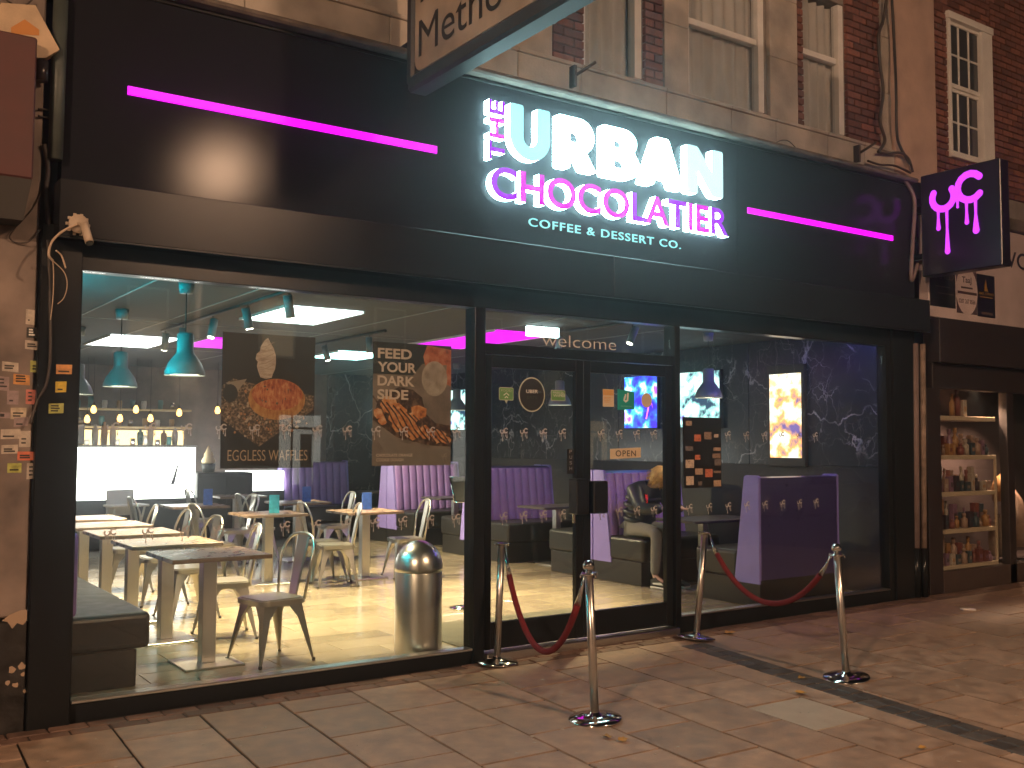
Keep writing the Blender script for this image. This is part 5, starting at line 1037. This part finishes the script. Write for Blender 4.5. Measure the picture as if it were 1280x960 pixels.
for x, y in ((-.18, -.43), (.08, -.42)):
    s_ = MB().prism([(-.16, .025), (.11, .025), (.115, .09), (.05, .12), (.02, .1), (-.1, .06), (-.155, .05)], -.042, .042, 'YZ').build('shoe', shoe_m, ps, loc=(x, y, 0)); MB().box(-.047, .047, -.165, .12, 0, .026, .01).build('sole', wht, s_); MB().prism([(-.09, .05), (.07, .045), (.08, .06), (-.05, .075)], -.0435, .0435, 'YZ').build('side_stripe', wht, s_)
hr = MB(); hr.lathe([(0, -.12), (.07, -.11), (.1, -.05), (.108, .02), (.085, .085), (.04, .115), (0, .12)], n=20)
for k in range(260):
    a, e = random.uniform(0, 6.28), random.uniform(-.9, 1.4); p = Vector((.1*math.cos(a)*math.cos(e), .1*math.sin(a)*math.cos(e), .11*math.sin(e))); q = p*1.12+Vector((random.uniform(-.03, .03), random.uniform(-.03, .03), -.05)); hr.tube([p*.95, (p+q)*.54, q], [.006, .005, .002], 5)
hr.build('hair', mat('fair_hair', (.48, .27, .08), .6, var=.3, vscale=25, bump=.6, bscale=60), ps, True, loc=(.04, -.185, 1.21), rot=(R(40), 0, 0))
MB().lathe([(0, -.02), (.012, -.018), (.01, .015), (0, .02)], n=8).build('nose', skinm, ps, loc=(.04, -.318, 1.165), rot=(R(-20), 0, 0))
for s in (-1, 1): MB().lathe([(0, -.008), (.007, -.004), (.007, .004), (0, .008)], n=8).build('eye', dk, ps, loc=(.04+s*.032, -.303, 1.19))
MB().box(-.022, .022, -.003, .003, -.003, .003).build('mouth', mat('lips', (.3, .1, .09), .5), ps, loc=(.04, -.29, 1.125))

# ================================================================== ROPE POSTS
def post(px, py, tx, ty, ball, lbl):
    g = ong(px, py); H_ = .87; t = empty('rope_post', (g.x, g.y, gz(g.x, g.y)), 0, lbl, 'post', 'rope barrier posts')
    # lean measured against the picture vertical
    d = (Vector((tx-px, ty-py)).x); lean = R((px-tx)*.0); 
    MB().lathe([(0, 0), (.16, 0), (.163, .006), (.158, .016), (.09, .026), (.034, .038), (.03, .05), (0, .05)], n=40).build('base', steel, t)
    MB().lathe([(0, .05), (.026, .05), (.026, H_), (0, H_)], n=20).build('tube', brushed, t)
    cl = MB().lathe([(0, H_), (.045, H_), (.048, H_+.006), (.045, H_+.012), (0, H_+.012)], n=24).build('collar', steel, t)
    if ball: MB().lathe([(0, H_+.012), (.022, H_+.014), (.016, H_+.024)]+[(.034*math.cos(R(a)), H_+.054+.034*math.sin(R(a))) for a in range(-60, 90, 15)]+[(0, H_+.088)], n=20).build('finial', steel, t)
    for a in (0, 90, 180, 270): MB().tube([(.04*math.cos(R(a)), .04*math.sin(R(a)), H_+.006), (.062*math.cos(R(a)), .062*math.sin(R(a)), H_+.01), (.066*math.cos(R(a)), .066*math.sin(R(a)), H_-.012)], .0045, 6).build('rope_ring', steel, t)
    top = onY(tx, ty, g.y)                                   # lean in the plane of the facade so the top meets the picture
    an = math.atan2(top.x-g.x, H_); t.rotation_euler = (0, an, 0); t['_a'] = an
    return t, g, an, H_
def topof(q): t, g, an, H_ = q; return Vector((g.x+math.sin(an)*H_, g.y, gz(g.x, g.y)+math.cos(an)*H_))
q1 = post(621, 829, 627, 682, False, 'steel rope post without finial beside the mullion left of the doors'); q2 = post(744, 900, 736, 705, True, 'ball topped steel rope post on the paving in front of the doors')
q3 = post(870, 798, 881, 671, False, 'leaning steel rope post without finial right of the doors'); q4 = post(1058, 848, 1046, 692, True, 'ball topped steel rope post beside the dark sett band')
for q in (q1, q2, q3, q4): del q[0]['_a']
def rope(a, b_, sag, lbl):
    A, B_ = topof(a), topof(b_); d = (B_-A); d.z = 0; d.normalize(); A = A+d*.066-Vector((0, 0, .012)); B_ = B_-d*.066-Vector((0, 0, .012))
    t = empty('velvet_rope', A.lerp(B_, .5)-Vector((0, 0, sag)), 0, lbl, 'rope', 'red velvet ropes'); O = Vector(t.location)
    pts = [A.lerp(B_, i/28)-Vector((0, 0, sag*(1-(2*i/28-1)**2)**.85)) - O for i in range(29)]
    MB().tube(pts[2:-2], .021, 12).build('rope_cover', rope_m, t)
    MB().tube([pts[0], pts[1], pts[2]], [.006, .012, .02], 10).build('end_hook', steel, t); MB().tube([pts[-1], pts[-2], pts[-3]], [.006, .012, .02], 10).build('end_hook', steel, t)
rope(q1, q2, .60, 'red velvet rope hanging across the left door leaf'); rope(q3, q4, .44, 'red velvet rope sagging in front of the right hand window')

# ================================================================== STREET LAMPS ACROSS THE STREET
def street_lamp(x, y, z, energy, lbl, tgt):
    t = empty('street_lamp', (x, y, -.4), 0, lbl, 'street lamp', 'street lamps'); H_ = z+.4; lm = mat('lamp_post_grey', (.1, .1, .1), .5)
    MB().lathe([(0, 0), (.11, 0), (.1, 1.2), (.06, 1.3), (.045, H_+.1), (0, H_+.1)], (0, -.9, 0), 16).build('column', lm, t); MB().tube([(0, -.9, H_), (0, -.6, H_+.16), (0, -.2, H_+.12)], .035, 10).build('arm', lm, t)
    MB().box(-.16, .16, -.3, .3, .03, .16, .05, 3).build('head', lm, t, loc=(0, 0, H_))
    MB().lathe([(0, -.15), (.08, -.14), (.14, -.09), (.17, -.02), (.17, .028), (0, .028)], n=20).build('lens_bowl', emis('sodium_%d' % energy, (1, .6, .36), energy/math.pi/.09), t, loc=(0, 0, H_))
f_ = onY(275, 212, 0); dd = f_-CP; kk = (6.2-f_.z)/dd.z
street_lamp(f_.x+dd.x*kk, -dd.y*kk, 6.2, 760, 'street lamp behind the camera reflected in the fascia', (4.5, 0, 1.5))
street_lamp(-7, -8.5, 6.2, 1400, 'street lamp on the near kerb left of the shop', (5, 0, 2))

# ================================================================== CARS IN THE STREET (seen mirrored in the glass)
def make_car(lbl, paint):
    t = empty('parked_car', (0, 0, -.34), 0, lbl, 'car', 'cars standing in the street')
    lo = [(-2.1, .3), (-2.12, .62), (-1.95, .78), (-1.0, .92), (1.35, .96), (2.05, .92), (2.14, .7), (2.1, .32), (1.75, .25), (1.62, .48), (1.35, .6), (1.08, .48), (.95, .25), (-.95, .25), (-1.08, .48), (-1.35, .6), (-1.62, .48), (-1.75, .25)]
    b = MB(); b.prism(lo, -.84, .84, 'XZ'); bmesh.ops.bevel(b.b, geom=[e for e in b.b.edges if abs(e.verts[0].co.y-e.verts[1].co.y) < .01], offset=.05, segments=2, affect='EDGES'); b.build('body', paint, t)
    b = MB(); cb_ = [(-.98, .93, .76), (-.3, 1.38, .6), (1.1, 1.42, .6), (1.75, .95, .76)]
    L_ = [b.b.verts.new((x, -w_, z)) for x, z, w_ in cb_]; R_ = [b.b.verts.new((x, w_, z)) for x, z, w_ in cb_]
    b.b.faces.new(L_); b.b.faces.new(R_[::-1])
    for i in range(4): b.b.faces.new((L_[i], R_[i], R_[(i+1) % 4], L_[(i+1) % 4]))
    b.build('cabin', paint, t); dg_ = mat('car_glass', (.02, .022, .025), .05)
    def quad(name, pts, mt): b = MB(); b.b.faces.new([b.b.verts.new(p) for p in pts]); return b.build(name, mt, t)
    for s_ in (-1, 1):
        for xa, xb in ((-.78, .38), (.46, 1.45)):
            zt = 1.34; f = lambda z: .765-(z-.95)/.45*.16
            quad('side_window', [(xa+(.0 if xa > 0 else .05), s_*(f(.98)+.006), .98), (xb, s_*(f(.98)+.006), .98), (xb-(.3 if xb > 1 else 0), s_*(f(zt)+.006), zt), (xa+(.5 if xa < 0 else 0), s_*(f(zt)+.006), zt)], dg_)
        for x in (-1.35, 1.35):
            w_ = MB().lathe([(0, -.1), (.3, -.1), (.32, -.07), (.32, .07), (.3, .1), (0, .1)], n=24, axis='Y').build('wheel', mat('tyre', (.02, .02, .02), .8), t, loc=(x, s_*.76, .32)); MB().lathe([(0, -.012), (.2, -.012), (.2, .012), (0, .012)], n=20, axis='Y').build('rim', steel, w_, loc=(0, s_*.1, 0))
        MB().box(2.06, 2.15, s_*.7-.12, s_*.7+.12, .66, .84, .01).build('tail_light', emis('tail_red', (1, .03, .02), 9), t); MB().box(-2.13, -2.02, s_*.62-.16, s_*.62+.16, .6, .74, .02).build('headlight', mat('lens_clear', (.5, .5, .5), .1), t)
    return t
c1 = make_car('silver hatchback standing in the street opposite the shop', mat('silver_paint', (.35, .35, .36), .3, .6)); c1.location = (21, -10.7, -.34)
c2 = copy_tree(c1); tag(c2, 'silver hatchback standing in the street nearer to the first lamp'); c2.location = (13.2, -11.2, -.34)

# ================================================================== TERRACE ACROSS THE STREET (mirrored in the glass)
ot = empty('opposite_terrace', (12, -24, -.3), 0, 'brick terrace with lit shop windows across the street', 'building')
MB().box(-26, 26, -.6, 0, 0, 9).build('wall', mat('terrace_brick', (.05, .03, .024), .9, var=.3, vscale=6), ot)
MB().box(-26, 26, .0, .25, 3.3, 3.7, .02).build('cornice', dark_wall, ot); MB().box(-26, 26, .001, .3, 8.7, 8.95, .02).build('parapet', stone_d, ot)
lit_w = emis('lit_shop_white', (1, .95, .82), 3); lit_y = emis('lit_room_warm', (1, .7, .38), 1.2)
for k in range(13):
    x = -24+k*4
    wd = MB().box(x-.6, x+.6, .002, .09, 4.6, 6.5, .01).build('window', white_p, ot); MB().box(x-.52, x+.52, .091, .095, 4.68, 5.52).build('pane', lit_y if k in (2, 5, 6, 9) else dglass, wd); MB().box(x-.52, x+.52, .091, .095, 5.58, 6.42).build('pane', lit_y if k in (2, 6) else dglass, wd)
    sw_ = MB().box(x-1.6, x+1.6, .002, .1, .3, 3.0, .02).build('shop_window', nm, ot); MB().box(x-1.5, x-.1, .101, .105, .6, 2.8).build('pane', lit_w if k in (8, ) else dglass, sw_); MB().box(x+.1, x+1.5, .101, .105, .6, 2.8).build('pane', lit_w if k in (6, ) else lit_y if k in (3, 9) else dglass, sw_)
    for q0, q1, z0, z1 in ((.48, .55, .6, 2.8), (.1, .48, .6, 1.1), (.8, 1.2, .6, 2.2), (1.25, 1.5, .6, 1.3), (.55, 1.5, 2.35, 2.42), (.86, 1.14, 1.2, 2.1)): MB().box(x+q0, x+q1, .106, .13, z0, z1).build('door_frame' if q0 == .8 else 'display_stand', nm if q0 != .8 else wood_d, sw_)
# ================================================================== HAZE VOLUME ADDED TO IMITATE LENS GLOW ROUND THE SIGN
HAZE = 0.0085
if HAZE:
    hz = MB().box(-14, 34, -30, 14, -1.6, 9.5).build('haze', None); hz.data.materials.clear()
    M = bpy.data.materials.new('haze'); M.use_nodes = True; N = M.node_tree.nodes; N.remove(N['Principled BSDF']); pv_ = N.new('ShaderNodeVolumePrincipled'); pv_.inputs['Density'].default_value = HAZE; pv_.inputs['Color'].default_value = (.9, .95, 1, 1); pv_.inputs['Anisotropy'].default_value = .9
    M.node_tree.links.new(pv_.outputs[0], N['Material Output'].inputs['Volume']); hz.data.materials.append(M); tag(hz, kind='stuff')

# small or dim glowing faces need no lamp sampling of their own
for n_ in ('lit_shop_white', 'lit_room_warm', 'tail_red', 'warm_bulb', 'spot_lens', 'lamp_diffuser', 'downlight', 'bar_glow', 'tube_warm', 'red_led', 'pink_neon', 'letter_face_pale_cyan', 'letter_face_magenta', 'letter_face_violet', 'shop_lamp', 'letter_face_deep_cyan', 'letter_face_mid_cyan'):
    if n_ in MATS: MATS[n_].cycles.emission_sampling = 'NONE'
for n_, M_ in MATS.items():
    if n_.startswith('screen_'): M_.cycles.emission_sampling = 'NONE'
